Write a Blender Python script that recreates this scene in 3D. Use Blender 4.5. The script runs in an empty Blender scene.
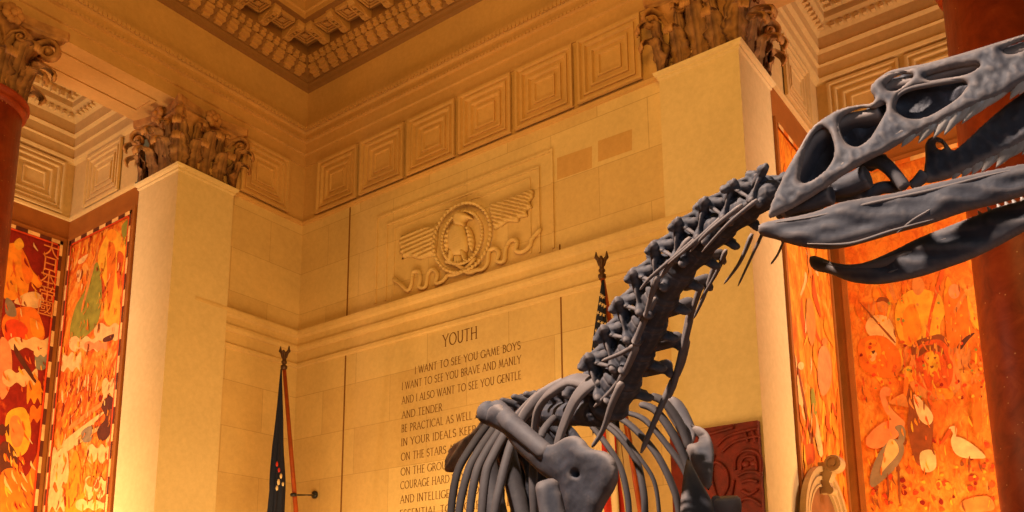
import bpy, bmesh, math, random
import numpy as np
from mathutils import Vector, Matrix, noise
from mathutils.geometry import delaunay_2d_cdt
random.seed(7)
sc = bpy.context.scene
COL = sc.collection
# ------------------------------------------------------------------ camera
YAW, PITCH, ROLL, FPX, CX, CY = 0.642853545, 0.199591671, -0.0051013067, 895.336, 499.861, 457.314
O = Vector((0, 0, 1.6))
FW = Vector((math.cos(YAW)*math.cos(PITCH), math.sin(YAW)*math.cos(PITCH), math.sin(PITCH)))
_r = Vector((math.sin(YAW), -math.cos(YAW), 0)); _u = _r.cross(FW)
RT = math.cos(ROLL)*_r + math.sin(ROLL)*_u
UP = math.cos(ROLL)*_u - math.sin(ROLL)*_r
cam_d = bpy.data.cameras.new('camera'); cam = bpy.data.objects.new('camera', cam_d); COL.objects.link(cam)
cam.matrix_world = Matrix(((RT.x, UP.x, -FW.x, O.x), (RT.y, UP.y, -FW.y, O.y), (RT.z, UP.z, -FW.z, O.z), (0, 0, 0, 1)))
cam_d.sensor_width = 36; cam_d.lens = FPX*36/1024
cam_d.shift_x = (512-CX)/1024; cam_d.shift_y = (CY-256)/1024
cam_d.clip_end = 200
sc.camera = cam
def ray(px, py): return FW + RT*((px-CX)/FPX) - UP*((py-CY)/FPX)
def P(px, py, d): return O + ray(px, py)*d            # a point at a depth along the view axis
def on(px, py, ax, v):                                # a point on a wall plane
    r = ray(px, py); return O + r*((v-O[ax])/r[ax])
def C(v): return RT*v[0] + UP*v[1] + FW*v[2]
# ------------------------------------------------------------------ colour / materials
def lin(r, g, b):
    f = lambda c: (c/255/12.92 if c/255 <= .04045 else ((c/255+.055)/1.055)**2.4)
    return (f(r), f(g), f(b), 1)
def new_mat(name, rough=.6):
    m = bpy.data.materials.new(name); m.use_nodes = True
    nt = m.node_tree; b = nt.nodes['Principled BSDF']; b.inputs['Roughness'].default_value = rough
    b.inputs['Specular IOR Level'].default_value = .3
    return m, nt, b
def coords(nt, scale=(1, 1, 1), rot=(0, 0, 0)):
    tc = nt.nodes.new('ShaderNodeTexCoord'); mp = nt.nodes.new('ShaderNodeMapping')
    mp.inputs['Scale'].default_value = scale; mp.inputs['Rotation'].default_value = rot
    nt.links.new(tc.outputs['Object'], mp.inputs['Vector']); return mp.outputs['Vector']
def ramp(nt, fac, stops, interp='LINEAR'):
    r = nt.nodes.new('ShaderNodeValToRGB'); cr = r.color_ramp; cr.interpolation = interp
    while len(cr.elements) < len(stops): cr.elements.new(.5)
    for e, (p, c) in zip(cr.elements, stops): e.position = p; e.color = c
    nt.links.new(fac, r.inputs['Fac']); return r.outputs['Color']
def noise_tex(nt, vec, scale, detail=4, rough=.55, dist=0):
    n = nt.nodes.new('ShaderNodeTexNoise'); n.inputs['Scale'].default_value = scale
    n.inputs['Detail'].default_value = detail; n.inputs['Roughness'].default_value = rough
    n.inputs['Distortion'].default_value = dist
    nt.links.new(vec, n.inputs['Vector']); return n.outputs['Fac']
def bump(nt, b, h, strength=.3, dist=.02):
    n = nt.nodes.new('ShaderNodeBump'); n.inputs['Strength'].default_value = strength; n.inputs['Distance'].default_value = dist
    nt.links.new(h, n.inputs['Height']); nt.links.new(n.outputs['Normal'], b.inputs['Normal'])
def mix(nt, a, c, fac=None, mode='MIX', f=.5):
    m = nt.nodes.new('ShaderNodeMix'); m.data_type = 'RGBA'; m.blend_type = mode; m.inputs[0].default_value = f
    if fac is not None: nt.links.new(fac, m.inputs[0])
    for s, i in ((a, 6), (c, 7)):
        if isinstance(s, tuple): m.inputs[i].default_value = s
        else: nt.links.new(s, m.inputs[i])
    return m.outputs[2]
def plain(name, col, rough=.6, var=.25, scale=6, metal=0, bmp=.15):
    m, nt, b = new_mat(name, rough); v = coords(nt)
    n = noise_tex(nt, v, scale)
    lo = tuple(c*(1-var) for c in col[:3])+(1,); hi = tuple(min(1, c*(1+var)) for c in col[:3])+(1,)
    nt.links.new(ramp(nt, n, [(.3, lo), (.7, hi)]), b.inputs['Base Color']); b.inputs['Metallic'].default_value = metal
    if bmp: bump(nt, b, noise_tex(nt, v, scale*5), bmp, .01)
    return m
def stone(name, base, blocks=True, bw=2.1, bh=1.02, var=.10, axis='xy'):
    m, nt, b = new_mat(name, .75)
    tc = nt.nodes.new('ShaderNodeTexCoord'); sep = nt.nodes.new('ShaderNodeSeparateXYZ'); nt.links.new(tc.outputs['Object'], sep.inputs[0])
    add = nt.nodes.new('ShaderNodeMath'); add.operation = 'ADD'
    nt.links.new(sep.outputs[0], add.inputs[0]); nt.links.new(sep.outputs[1], add.inputs[1])
    cmb = nt.nodes.new('ShaderNodeCombineXYZ'); nt.links.new(add.outputs[0], cmb.inputs[0]); nt.links.new(sep.outputs[2], cmb.inputs[1])
    lo = tuple(c*(1-var) for c in base[:3])+(1,); hi = tuple(min(1, c*(1+var)) for c in base[:3])+(1,)
    n = noise_tex(nt, tc.outputs['Object'], .7, 5)
    col = ramp(nt, n, [(.3, lo), (.7, hi)])
    fine = noise_tex(nt, tc.outputs['Object'], 9, 5, .7)
    col = mix(nt, col, ramp(nt, fine, [(.35, (.86, .84, .8, 1)), (.65, (1, 1, 1, 1))]), mode='MULTIPLY', f=.7)
    if blocks:
        br = nt.nodes.new('ShaderNodeTexBrick'); nt.links.new(cmb.outputs[0], br.inputs['Vector'])
        br.inputs['Scale'].default_value = 1; br.inputs['Brick Width'].default_value = bw; br.inputs['Row Height'].default_value = bh
        br.inputs['Mortar Size'].default_value = .008; br.inputs['Mortar Smooth'].default_value = .3; br.inputs['Bias'].default_value = -.1
        br.inputs['Color1'].default_value = (1, 1, 1, 1); br.inputs['Color2'].default_value = (.86, .80, .72, 1); br.inputs['Mortar'].default_value = (.72, .66, .58, 1)
        col = mix(nt, col, br.outputs['Color'], mode='MULTIPLY', f=1.0)
    nt.links.new(col, b.inputs['Base Color'])
    bump(nt, b, fine, .12, .02)
    return m
# ------------------------------------------------------------------ object helpers
def setp(o, label=None, cat=None, group=None, kind=None):
    if label: o['label'] = label
    if cat: o['category'] = cat
    if group: o['group'] = group
    if kind: o['kind'] = kind
    return o
def link(name, me, mats, parent=None, smooth=False):
    o = bpy.data.objects.new(name, me); COL.objects.link(o)
    if mats is not None:
        for m in (mats if isinstance(mats, (list, tuple)) else [mats]): me.materials.append(m)
    if parent is not None: o.parent = parent; o.matrix_parent_inverse = Matrix.Translation(-parent.location) if parent.type == 'EMPTY' else Matrix()
    if smooth:
        for p in me.polygons: p.use_smooth = True
    return o
def empty(name, loc, label=None, cat=None, group=None, kind=None, parent=None):
    o = bpy.data.objects.new(name, None); COL.objects.link(o); o.location = loc; o.empty_display_size = .1
    if parent is not None: o.parent = parent; o.matrix_parent_inverse = Matrix.Translation(-parent.location)
    return setp(o, label, cat, group, kind)
class MB:
    def __init__(s): s.v = []; s.f = []; s.mi = []
    def add(s, vs, fs, mi=0):
        n = len(s.v); s.v += [tuple(v) for v in vs]; s.f += [tuple(i+n for i in f) for f in fs]; s.mi += [mi]*len(fs)
    def box(s, a, b, mi=0):
        x0, y0, z0 = (min(a[i], b[i]) for i in range(3)); x1, y1, z1 = (max(a[i], b[i]) for i in range(3))
        s.add([(x0,y0,z0),(x1,y0,z0),(x1,y1,z0),(x0,y1,z0),(x0,y0,z1),(x1,y0,z1),(x1,y1,z1),(x0,y1,z1)],
              [(0,3,2,1),(4,5,6,7),(0,1,5,4),(1,2,6,5),(2,3,7,6),(3,0,4,7)], mi)
    def loft(s, rings, closed=True, caps=True, mi=0):
        n = len(rings[0]); vs = [p for r in rings for p in r]; fs = []
        for i in range(len(rings)-1):
            for j in range(n if closed else n-1):
                k = (j+1) % n; fs.append((i*n+j, i*n+k, (i+1)*n+k, (i+1)*n+j))
        if caps and closed: fs.append(tuple(range(n-1, -1, -1))); fs.append(tuple((len(rings)-1)*n+j for j in range(n)))
        s.add(vs, fs, mi)
    def tube(s, pts, rad, sides=10, flat=1.0, side=None, mi=0):
        pts = [Vector(p) for p in pts]; rad = rad if isinstance(rad, (list, tuple)) else [rad]*len(pts)
        rings = []; prev = Vector(side) if side is not None else None
        for i, p in enumerate(pts):
            t = (pts[min(i+1, len(pts)-1)]-pts[max(i-1, 0)]).normalized()
            if prev is None: prev = t.orthogonal()
            a = (prev - t*prev.dot(t)).normalized(); b = t.cross(a); prev = a
            rings.append([p + a*math.cos(2*math.pi*k/sides)*rad[i] + b*math.sin(2*math.pi*k/sides)*rad[i]*flat for k in range(sides)])
        s.loft(rings, mi=mi)
    def lathe(s, prof, c, seg=24, mi=0, axis=None):
        ax = (Vector(axis).normalized() if axis is not None else Vector((0, 0, 1))); a = ax.orthogonal().normalized(); b = ax.cross(a); c = Vector(c)
        s.loft([[c + ax*z + (a*math.cos(2*math.pi*k/seg)+b*math.sin(2*math.pi*k/seg))*r for k in range(seg)] for r, z in prof], mi=mi)
    def ball(s, c, r, seg=12, rings=7, mi=0):
        c = Vector(c); r = Vector(r) if hasattr(r, '__len__') else Vector((r, r, r))
        s.loft([[c + Vector((r.x*math.sin(t)*math.cos(2*math.pi*k/seg), r.y*math.sin(t)*math.sin(2*math.pi*k/seg), -r.z*math.cos(t))) for k in range(seg)]
                for t in [math.pi*(.03+.94*i/(rings-1)) for i in range(rings)]], mi=mi)
    def mesh(s, name='m', fix=True):
        me = bpy.data.meshes.new(name); me.from_pydata(s.v, [], s.f); me.polygons.foreach_set('material_index', s.mi)
        if fix:
            bm = bmesh.new(); bm.from_mesh(me); bmesh.ops.recalc_face_normals(bm, faces=bm.faces[:]); bm.to_mesh(me); bm.free()
        me.update(); return me
    def build(s, name, mats, parent=None, smooth=False, fix=True): return link(name, s.mesh(name, fix), mats, parent, smooth)
def spline(pts, n, closed=False):
    pts = [tuple(p) for p in pts]; m = len(pts); out = []
    g = lambda i: np.array(pts[i % m] if closed else pts[max(0, min(m-1, i))], float)
    segs = m if closed else m-1
    for i in range(segs):
        p0, p1, p2, p3 = g(i-1), g(i), g(i+1), g(i+2)
        for k in range(n):
            t = k/n
            out.append(.5*((2*p1)+(-p0+p2)*t+(2*p0-5*p1+4*p2-p3)*t*t+(-p0+3*p1-3*p2+p3)*t**3))
    if not closed: out.append(np.array(pts[-1], float))
    return out
def resample(poly, step):
    poly = [np.array(p) for p in poly]; out = []; n = len(poly)
    L = [np.linalg.norm(poly[(i+1) % n]-poly[i]) for i in range(n)]; tot = sum(L); k = max(6, int(tot/step)); i = 0; acc = 0
    for j in range(k):
        d = tot*j/k
        while acc+L[i] < d: acc += L[i]; i += 1
        out.append(poly[i]+(poly[(i+1) % n]-poly[i])*((d-acc)/max(L[i], 1e-9)))
    return out
def inside(pts, poly):
    poly = np.array(poly); x, y = pts[:, 0], pts[:, 1]; r = np.zeros(len(pts), bool); n = len(poly)
    for i in range(n):
        a, b = poly[i], poly[(i+1) % n]
        if a[1] == b[1]: continue
        c = ((a[1] > y) != (b[1] > y)) & (x < (b[0]-a[0])*(y-a[1])/(b[1]-a[1])+a[0]); r ^= c
    return r
def segdist(pts, polys):
    d = np.full(len(pts), 1e9)
    for poly in polys:
        poly = np.array(poly); n = len(poly)
        for i in range(n):
            a, b = poly[i], poly[(i+1) % n]; ab = b-a; t = np.clip(((pts-a)@ab)/max(ab@ab, 1e-12), 0, 1)
            d = np.minimum(d, np.linalg.norm(pts-(a+t[:, None]*ab), axis=1))
    return d
def inflate(outline, holes, mp, nrm, t, r, step=3.0, back=.8, rough=0.0, smooth_out=True, relief=None, mb=None, mi=0, two=True):
    """a rounded plate: outline (with holes) traced on a surface mp(x,y), thick t, edges rounded over r"""
    oc = resample(spline(outline, 6, True) if smooth_out else outline, step)
    hs = [resample(spline(h, 6, True), step) for h in holes]
    A = np.array(oc); lo, hi = A.min(0), A.max(0)
    gx, gy = np.meshgrid(np.arange(lo[0], hi[0], step), np.arange(lo[1], hi[1], step*.87))
    gx = gx + (np.arange(gx.shape[0]) % 2)[:, None]*step*.5
    g = np.stack([gx.ravel(), gy.ravel()], 1); keep = inside(g, oc)
    for h in hs: keep &= ~inside(g, h)
    g = g[keep]; dd = segdist(g, [oc]+hs); g = g[dd > step*.55]
    vs = [tuple(p) for p in oc]; es = [(i, (i+1) % len(oc)) for i in range(len(oc))]
    for h in hs:
        n0 = len(vs); vs += [tuple(p) for p in h]; es += [(n0+i, n0+(i+1) % len(h)) for i in range(len(h))]
    vs += [tuple(p) for p in g]
    ov, oe, of, _, _, _ = delaunay_2d_cdt([Vector(v) for v in vs], es, [], 0, 1e-6)
    V = np.array([tuple(v) for v in ov]); cen = np.array([V[list(f)].mean(0) for f in of]); k = inside(cen, oc)
    for h in hs: k &= ~inside(cen, h)
    fs = [tuple(f) for f, kk in zip(of, k) if kk]
    d = segdist(V, [oc]+hs); h = t*np.sqrt(np.clip(1-(1-np.clip(d/r, 0, 1))**2, 0, 1)); edge = d < 1e-4
    nf = nrm if callable(nrm) else (lambda x, y: nrm)
    mb = mb or MB(); fr = []; bk = []; ids = {}
    for i, (x, y) in enumerate(V):
        p = Vector(mp(x, y)); n = Vector(nf(x, y)); hh = h[i]
        if relief: hh += relief(x, y)*min(1, d[i]/r)
        if rough: hh += rough*(noise.noise(Vector((x*.06, y*.06, 3)))+.5*noise.noise(Vector((x*.2, y*.2, 9))))*min(1, d[i]/r)
        fr.append(p+n*hh); bk.append(p-n*h[i]*back)
    if two:
        n = len(fr); allv = fr+bk; m2 = [i if edge[i] else i+n for i in range(n)]
        F2 = fs+[tuple(m2[i] for i in reversed(f)) for f in fs]
        mb.add(allv, F2, mi)
    else: mb.add(fr, fs, mi)
    return mb
def weld(me):
    bm = bmesh.new(); bm.from_mesh(me)
    bmesh.ops.delete(bm, geom=[v for v in bm.verts if not v.link_faces], context='VERTS')
    bmesh.ops.recalc_face_normals(bm, faces=bm.faces[:]); bm.to_mesh(me); bm.free(); return me
def capsules(lst, mb=None):
    """each (a, b, ra, rb[, flat(vec)])"""
    mb = mb or MB()
    for a, b, ra, rb in lst:
        a = Vector(a); b = Vector(b); ax = b-a; L = ax.length
        ax = ax.normalized() if L > 1e-6 else Vector((0, 0, 1)); prof = []
        for i in range(5): t = math.pi/2*(1-i/4.6); prof.append((ra*math.cos(t), -ra*math.sin(t)))
        for i in range(5): t = math.pi/2*(i/4.6+.0); prof.append((rb*math.cos(t), L+rb*math.sin(t)))
        mb.lathe(prof, a, 12, axis=ax)
    return mb
def fuse(mb, voxel, smooth_it=3):
    """melts overlapping closed pieces into one bone surface"""
    me = mb.mesh(); o = bpy.data.objects.new('tmp', me); COL.objects.link(o)
    m = o.modifiers.new('r', 'REMESH'); m.mode = 'VOXEL'; m.voxel_size = voxel
    m2 = o.modifiers.new('s', 'SMOOTH'); m2.iterations = smooth_it; m2.factor = .5
    dg = bpy.context.evaluated_depsgraph_get(); dg.update()
    out = bpy.data.meshes.new_from_object(o.evaluated_get(dg)); bpy.data.objects.remove(o); return out
def copy_of(o, parent, m=None):
    c = o.copy(); COL.objects.link(c); c.parent = parent
    if m is not None: c.matrix_world = m
    return c
# ------------------------------------------------------------------ materials
M = {}
M['wall'] = stone('limestone_wall', lin(214, 178, 118))
M['plainstone'] = stone('limestone_plain', lin(210, 172, 112), blocks=False)
M['pier'] = stone('pier_limestone', lin(218, 186, 132), blocks=False, var=.06)
M['frieze'] = stone('frieze_limestone', lin(200, 152, 88), blocks=False)
M['cornice_dark'] = stone('cornice_shadowed_stone', lin(142, 98, 52), blocks=False)  # darker tone paints in the shade of the cornice bed and recesses
M['cornice'] = stone('cornice_limestone', lin(196, 146, 84), blocks=False)
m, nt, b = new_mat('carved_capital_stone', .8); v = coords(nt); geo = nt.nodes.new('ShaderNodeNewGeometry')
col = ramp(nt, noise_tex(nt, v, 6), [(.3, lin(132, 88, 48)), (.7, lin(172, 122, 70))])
col = mix(nt, col, ramp(nt, geo.outputs['Pointiness'], [(.42, (.30, .24, .2, 1)), (.5, (.9, .9, .9, 1)), (.6, (1.35, 1.3, 1.2, 1))]), mode='MULTIPLY', f=1)  # crease shade and bright edges painted into the leaf colour
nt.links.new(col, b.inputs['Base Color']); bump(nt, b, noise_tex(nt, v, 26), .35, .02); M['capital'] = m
M['floor'] = plain('floor_marble', lin(150, 110, 70), .3, .2, 2)
M['groove'] = plain('incised_line', lin(120, 74, 30), .9, .1)
M['letter'] = plain('incised_letters', lin(112, 70, 30), .9, .1)
m, nt, b = new_mat('red_marble', .42); v = coords(nt)
n1 = noise_tex(nt, v, 3.0, 8, .65, .6)
vo = nt.nodes.new('ShaderNodeTexVoronoi'); vo.inputs['Scale'].default_value = 7; nt.links.new(v, vo.inputs['Vector'])
col = ramp(nt, n1, [(.3, lin(112, 36, 14)), (.55, lin(146, 54, 22)), (.75, lin(166, 74, 34))])
col = mix(nt, lin(200, 140, 90), col, ramp(nt, vo.outputs['Distance'], [(.05, (0, 0, 0, 1)), (.09, (1, 1, 1, 1))]))
nt.links.new(col, b.inputs['Base Color']); M['marble'] = m
# fossil bone: slate grey, paler worn edges doubling as painted highlights, creases darkened
def fossil(name, tint):
  m, nt, b = new_mat(name, .68)
  v = coords(nt)
  geo = nt.nodes.new('ShaderNodeNewGeometry')
  n1 = noise_tex(nt, v, 5, 6, .6); n2 = noise_tex(nt, v, 26, 6, .7)
  col = ramp(nt, n1, [(.3, lin(64, 64, 70)), (.52, lin(78, 78, 84)), (.75, lin(96, 92, 90))])
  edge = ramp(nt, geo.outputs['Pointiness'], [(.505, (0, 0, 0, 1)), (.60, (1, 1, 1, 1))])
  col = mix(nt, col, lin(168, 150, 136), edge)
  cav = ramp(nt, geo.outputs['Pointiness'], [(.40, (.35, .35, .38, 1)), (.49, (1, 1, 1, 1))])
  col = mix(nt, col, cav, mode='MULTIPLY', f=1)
  col = mix(nt, col, ramp(nt, n2, [(.35, (.8, .8, .82, 1)), (.62, (1, 1, 1, 1))]), mode='MULTIPLY', f=.7)
  col = mix(nt, col, tint, mode='MULTIPLY', f=1)
  nt.links.new(col, b.inputs['Base Color']); bump(nt, b, n2, .22, .006); return m
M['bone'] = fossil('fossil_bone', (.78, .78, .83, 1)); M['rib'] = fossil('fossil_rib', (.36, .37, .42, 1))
M['darkbone'] = plain('shaded_bone', lin(62, 62, 70), .6, .3, 12, bmp=.4)  # darker bone colour, shade of the skull and chest interior painted in
M['brownbone'] = plain('brown_bone', lin(190, 146, 108), .6, .45, 14, bmp=.5)
M['tooth'] = plain('grey_tooth', lin(172, 160, 150), .35, .25, 20, bmp=.1)
M['rod'] = plain('black_steel', lin(34, 30, 30), .4, .1, 10)
M['pole'] = plain('polished_wood_pole', lin(150, 62, 22), .35, .2, 8)
M['gilt'] = plain('dark_bronze', lin(74, 44, 24), .4, .3, 15, metal=.3)
M['navy'] = plain('navy_cloth', lin(18, 20, 40), .8, .2, 10)
M['starwhite'] = plain('white_cloth', lin(196, 164, 120), .8, .05)
M['redcloth'] = plain('red_cloth', lin(170, 34, 18), .8, .1)
M['frame'] = plain('brown_mural_frame', lin(150, 84, 30), .5, .12, 3)
M['redpanel'] = plain('dark_red_carving', lin(104, 26, 16), .55, .35, 7, bmp=.5)
M['crest'] = plain('cresting_stone', lin(170, 134, 88), .5, .1, 6)
M['crestdark'] = plain('brown_door_panel', lin(122, 74, 40), .5, .25, 3)
M['plinth'] = plain('plinth_paint', lin(90, 70, 52), .7, .1)
def mural_base(name, stops, scale, stretch, dist):
    m, nt, b = new_mat(name, .6); v = coords(nt, stretch)
    n = noise_tex(nt, v, scale, 7, .62, dist)
    col = ramp(nt, n, stops); n2 = noise_tex(nt, v, scale*4.5, 4, .6, 1.5)
    col = mix(nt, col, ramp(nt, n2, [(.38, (.72, .5, .3, 1)), (.55, (1, 1, 1, 1)), (.7, (1.15, 1.1, .9, 1))]), mode='MULTIPLY', f=.7)
    col = mix(nt, col, (.80, .70, .62, 1), mode='MULTIPLY', f=1)
    nt.links.new(col, b.inputs['Base Color']); return m
M['mural1'] = mural_base('mural_red', [(.3, lin(138, 22, 6)), (.62, lin(160, 34, 8)), (.72, lin(226, 96, 20)), (.8, lin(240, 150, 40))], 1.1, (1, 1, .8), 1)
M['mural2'] = mural_base('mural_flame', [(.28, lin(190, 60, 12)), (.44, lin(236, 110, 24)), (.55, lin(250, 156, 44)), (.68, lin(252, 196, 100)), (.78, lin(214, 90, 18))], 1.5, (1, 1, .7), 2.2)
M['mural3'] = mural_base('mural_orange', [(.28, lin(226, 96, 14)), (.42, lin(246, 136, 24)), (.55, lin(252, 168, 44)), (.68, lin(252, 196, 80)), (.8, lin(232, 104, 18))], 2.2, (1, 1, .4), 1.6)
M['mural4'] = mural_base('mural_amber', [(.28, lin(224, 96, 20)), (.45, lin(242, 132, 34)), (.6, lin(248, 160, 54)), (.75, lin(246, 186, 88))], 1.7, (1, 1, .7), 1.4)
PA = {}
def paint(name, r, g, b_):
    r, g, b_ = r*.92, g*.86, b_*.82
    if name not in PA: PA[name] = plain('paint_'+name, lin(r, g, b_), .6, .22, 5, bmp=0)
    return PA[name]
for n_, c_ in dict(cream=(244, 196, 120), orange=(240, 122, 24), deep=(224, 92, 22), red=(150, 22, 4), yellow=(248, 178, 44), green=(150, 146, 50), brown=(150, 74, 26),
                   grey=(150, 128, 96), blue=(140, 140, 110), white=(250, 206, 140), dark=(96, 44, 22), flame=(250, 150, 30), rose=(246, 150, 84), tan=(226, 140, 60), scarlet=(232, 72, 20)).items(): paint(n_, *c_)
PN = list(PA); PI = {n_: i+1 for i, n_ in enumerate(PN)}
# ------------------------------------------------------------------ the hall
XW, YW = 13.34, 15.95            # right wall plane, left wall plane
ZB, ZA, ZF, ZC = 11.5, 13.0, 14.03, 15.04
XR, YR = 9.84, 4.82              # faces of the two piers that look into the side bays
XB, YB = 17.62, 20.3             # backs of the two side bays
def S(o, label, cat): return setp(o, label, cat, None, 'structure')
mb = MB(); mb.box((-12, -12, -.2), (24, 26, 0)); S(mb.build('floor', M['floor']), 'polished brown stone floor of the hall below the view', 'floor')
def wall(name, a, b, mat, label):
    mb = MB(); mb.box(a, b); return S(mb.build(name, mat), label, 'wall')
wall_left = wall('wall_left', (XR+1.41, YW, 0), (XW-.001, YW+1.45, ZB), M['wall'], 'narrow golden stone wall left of the room corner')
wall_right = wall('wall_right', (XW, YR+1.49, 0), (XW+1.4, YW+.4, ZB), M['wall'], 'wide golden stone wall with the carved inscription and eagle')
wall('wall_left_bay_back', (-2, YB, 0), (XR+.4, YB+.3, ZB), M['frame'], 'back wall of the left side bay, brown below the panels')
wall('wall_left_bay_side', (XR+.0, YW+1.37, 0), (XR+.4, YB+.2, ZB), M['frame'], 'side wall of the left side bay beside the tall pier')
wall('wall_right_bay_side', (XW+1.37, YR, 0), (XB+.2, YR+.4, ZB), M['frame'], 'side wall of the right side bay beside the pale pier')
wall('wall_right_bay_back', (XB, -4, 0), (XB+.3, YR+.4, ZB), M['frame'], 'back wall of the right side bay behind the dinosaur skull')
# grooves, mouldings: runs that turn the inner corner of the two walls
def lrun(mb, prof, x0=-6, y0=-6, mi=0, back=None):
    rings = []
    for t, z in prof: rings.append([Vector((x0, YW-t, z)), Vector((XW-t, YW-t, z)), Vector((XW-t, y0, z))])
    if back is not None:
        z1, z0 = prof[-1][1], prof[0][1]
        rings = [[Vector((x0, YW+back, z0)), Vector((XW+back, YW+back, z0)), Vector((XW+back, y0, z0))]] + rings + [[Vector((x0, YW+back, z1)), Vector((XW+back, YW+back, z1)), Vector((XW+back, y0, z1))]]
        rings.append(rings[0])
    mb.loft(rings, closed=False, caps=False, mi=mi)
def run_units(fn, pitch, t, x0=-4, y0=-4, gap=0, skip=0):
    """repeat along both walls at offset t: fn(origin, along, outward)"""
    L = XW-t-x0; n = int(L/pitch)
    for i in range(n): fn(Vector((XW-t-gap-(i+.5)*pitch, YW-t, 0)), Vector((1, 0, 0)), Vector((0, -1, 0)))
    L = YW-t-y0; n = int(L/pitch)
    for i in range(skip, n): fn(Vector((XW-t, YW-t-gap-(i+.5)*pitch, 0)), Vector((0, 1, 0)), Vector((-1, 0, 0)))
def obox(mb, o, al, ou, a0, a1, o0, o1, z0, z1, mi=0):
    vs = [o+al*a+ou*q+Vector((0, 0, z)) for z in (z0, z1) for a, q in ((a0, o0), (a1, o0), (a1, o1), (a0, o1))]
    mb.add(vs, [(0,3,2,1),(4,5,6,7),(0,1,5,4),(1,2,6,5),(2,3,7,6),(3,0,4,7)], mi)
# architrave
mb = MB()
lrun(mb, [(.02, ZA), (.02, 13.30), (.06, 13.32), (.06, 13.36), (.05, 13.37), (.05, 13.60), (.10, 13.62), (.10, 13.68), (.08, 13.69), (.08, 13.82), (.13, 13.86), (.17, 13.93), (.17, 13.98), (.06, ZF)], back=1.45)
run_units(lambda o, a, u: obox(mb, o, a, u, -.035, .035, 0, .025, 13.86, 13.97), .10, .155)
run_units(lambda o, a, u: obox(mb, o, a, u, -.03, .03, 0, .02, 13.62, 13.67), .09, .10)
# sunk panel in the soffit of the two openings
mb.box((-4, YW+.35, ZA-.03), (XR-.35, YW+.43, ZA)); mb.box((-4, YW+1.0, ZA-.03), (XR-.35, YW+1.08, ZA)); mb.box((XR-.43, YW+.431, ZA-.03), (XR-.351, YW+.999, ZA))
S(mb.build('trim_1', M['cornice']), 'stone architrave with beaded mouldings running above the panel band', 'moulding')
mb = MB(); lrun(mb, [(0, ZF-.01), (0, ZC+.02)], back=1.45)
S(mb.build('trim_2', M['frieze']), 'plain orange stone frieze under the carved cornice', 'frieze')
# cornice with tongues, leaf row, modillions
mb = MB()
lrun(mb, [(0, ZC), (.08, ZC+.03), (.10, ZC+.10), (.14, ZC+.14), (.14, ZC+.18), (.20, ZC+.21), (.24, ZC+.30), (.34, ZC+.37), (.36, ZC+.40), (.40, ZC+.48), (.48, ZC+.53), (.50, ZC+.60), (.50, ZC+.82), (1.22, ZC+.82),
          (1.22, ZC+.95), (1.26, ZC+.98), (1.26, ZC+1.25), (1.34, ZC+1.35), (1.34, ZC+2.6)], back=.5)
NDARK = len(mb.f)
def tongue(o, a, u):
    for k, (w, d0, d1, z0, z1) in enumerate(((.085, 0, .08, .17, .24), (.115, .0, .17, .24, .33), (.10, .02, .235, .33, .40))): obox(mb, o, a, u, -w, w, d0, d1, ZC+z0, ZC+z1)
run_units(tongue, .33, .17, gap=.2)
def leaflet(o, a, u):
    obox(mb, o, a, u, -.07, .07, 0, .07, ZC+.42, ZC+.50); obox(mb, o, a, u, -.05, .05, .0, .12, ZC+.5, ZC+.56)
run_units(leaflet, .20, .39, gap=.1)
# coffer frames between the modillions
MP = .70
def coffer(o, a, u):
    for k in range(3):
        w = .20-.05*k; c0 = .32
        for s in (-1, 1):
            obox(mb, o, a, u, s*w-.02, s*w+.02, c0-w, c0+w, ZC+.74+.025*k, ZC+.83)
            obox(mb, o, a, u, -w, w, c0+s*w-.02, c0+s*w+.02, ZC+.74+.025*k, ZC+.83)
    obox(mb, o, a, u, -.06, .06, c0-.06, c0+.06, ZC+.76, ZC+.83)
run_units(coffer, MP, .50+.02, skip=1)
PRF = 25
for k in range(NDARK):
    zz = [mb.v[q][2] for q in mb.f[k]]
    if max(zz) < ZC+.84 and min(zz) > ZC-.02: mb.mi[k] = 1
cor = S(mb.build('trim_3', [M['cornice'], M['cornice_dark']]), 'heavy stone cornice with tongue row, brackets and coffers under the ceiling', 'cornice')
mb = MB(); vs = []
prof = [(0, .60), (.0, .82), (.60, .82), (.60, .74), (.56, .68), (.50, .665), (.42, .70), (.32, .70), (.2, .62), (.12, .585), (.05, .585)]
for s in (-.095, .095): vs.append([Vector((s, -t, z)) for t, z in prof])
mb.loft(vs)
for s in (-.06, .06): mb.box((s-.018, -.52, .60), (s+.018, -.05, .80))
for k in range(5): mb.box((-.03, -.10-.1*k, .57+.012*k), (.03, -.04-.1*k, .70))
mod_me = mb.mesh('modillion'); mod_me.materials.append(M['cornice'])
for i in range(12):
    for side in (0, 1):
        o = bpy.data.objects.new('modillion', mod_me); COL.objects.link(o); o.parent = cor
        if side == 0: o.location = (XW-.52-(i+1)*MP+.02, YW-.5, ZC)
        else: o.location = (XW-.5, YW-.52-(i+1)*MP+.02, ZC); o.rotation_euler = (0, 0, -math.pi/2)
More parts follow.
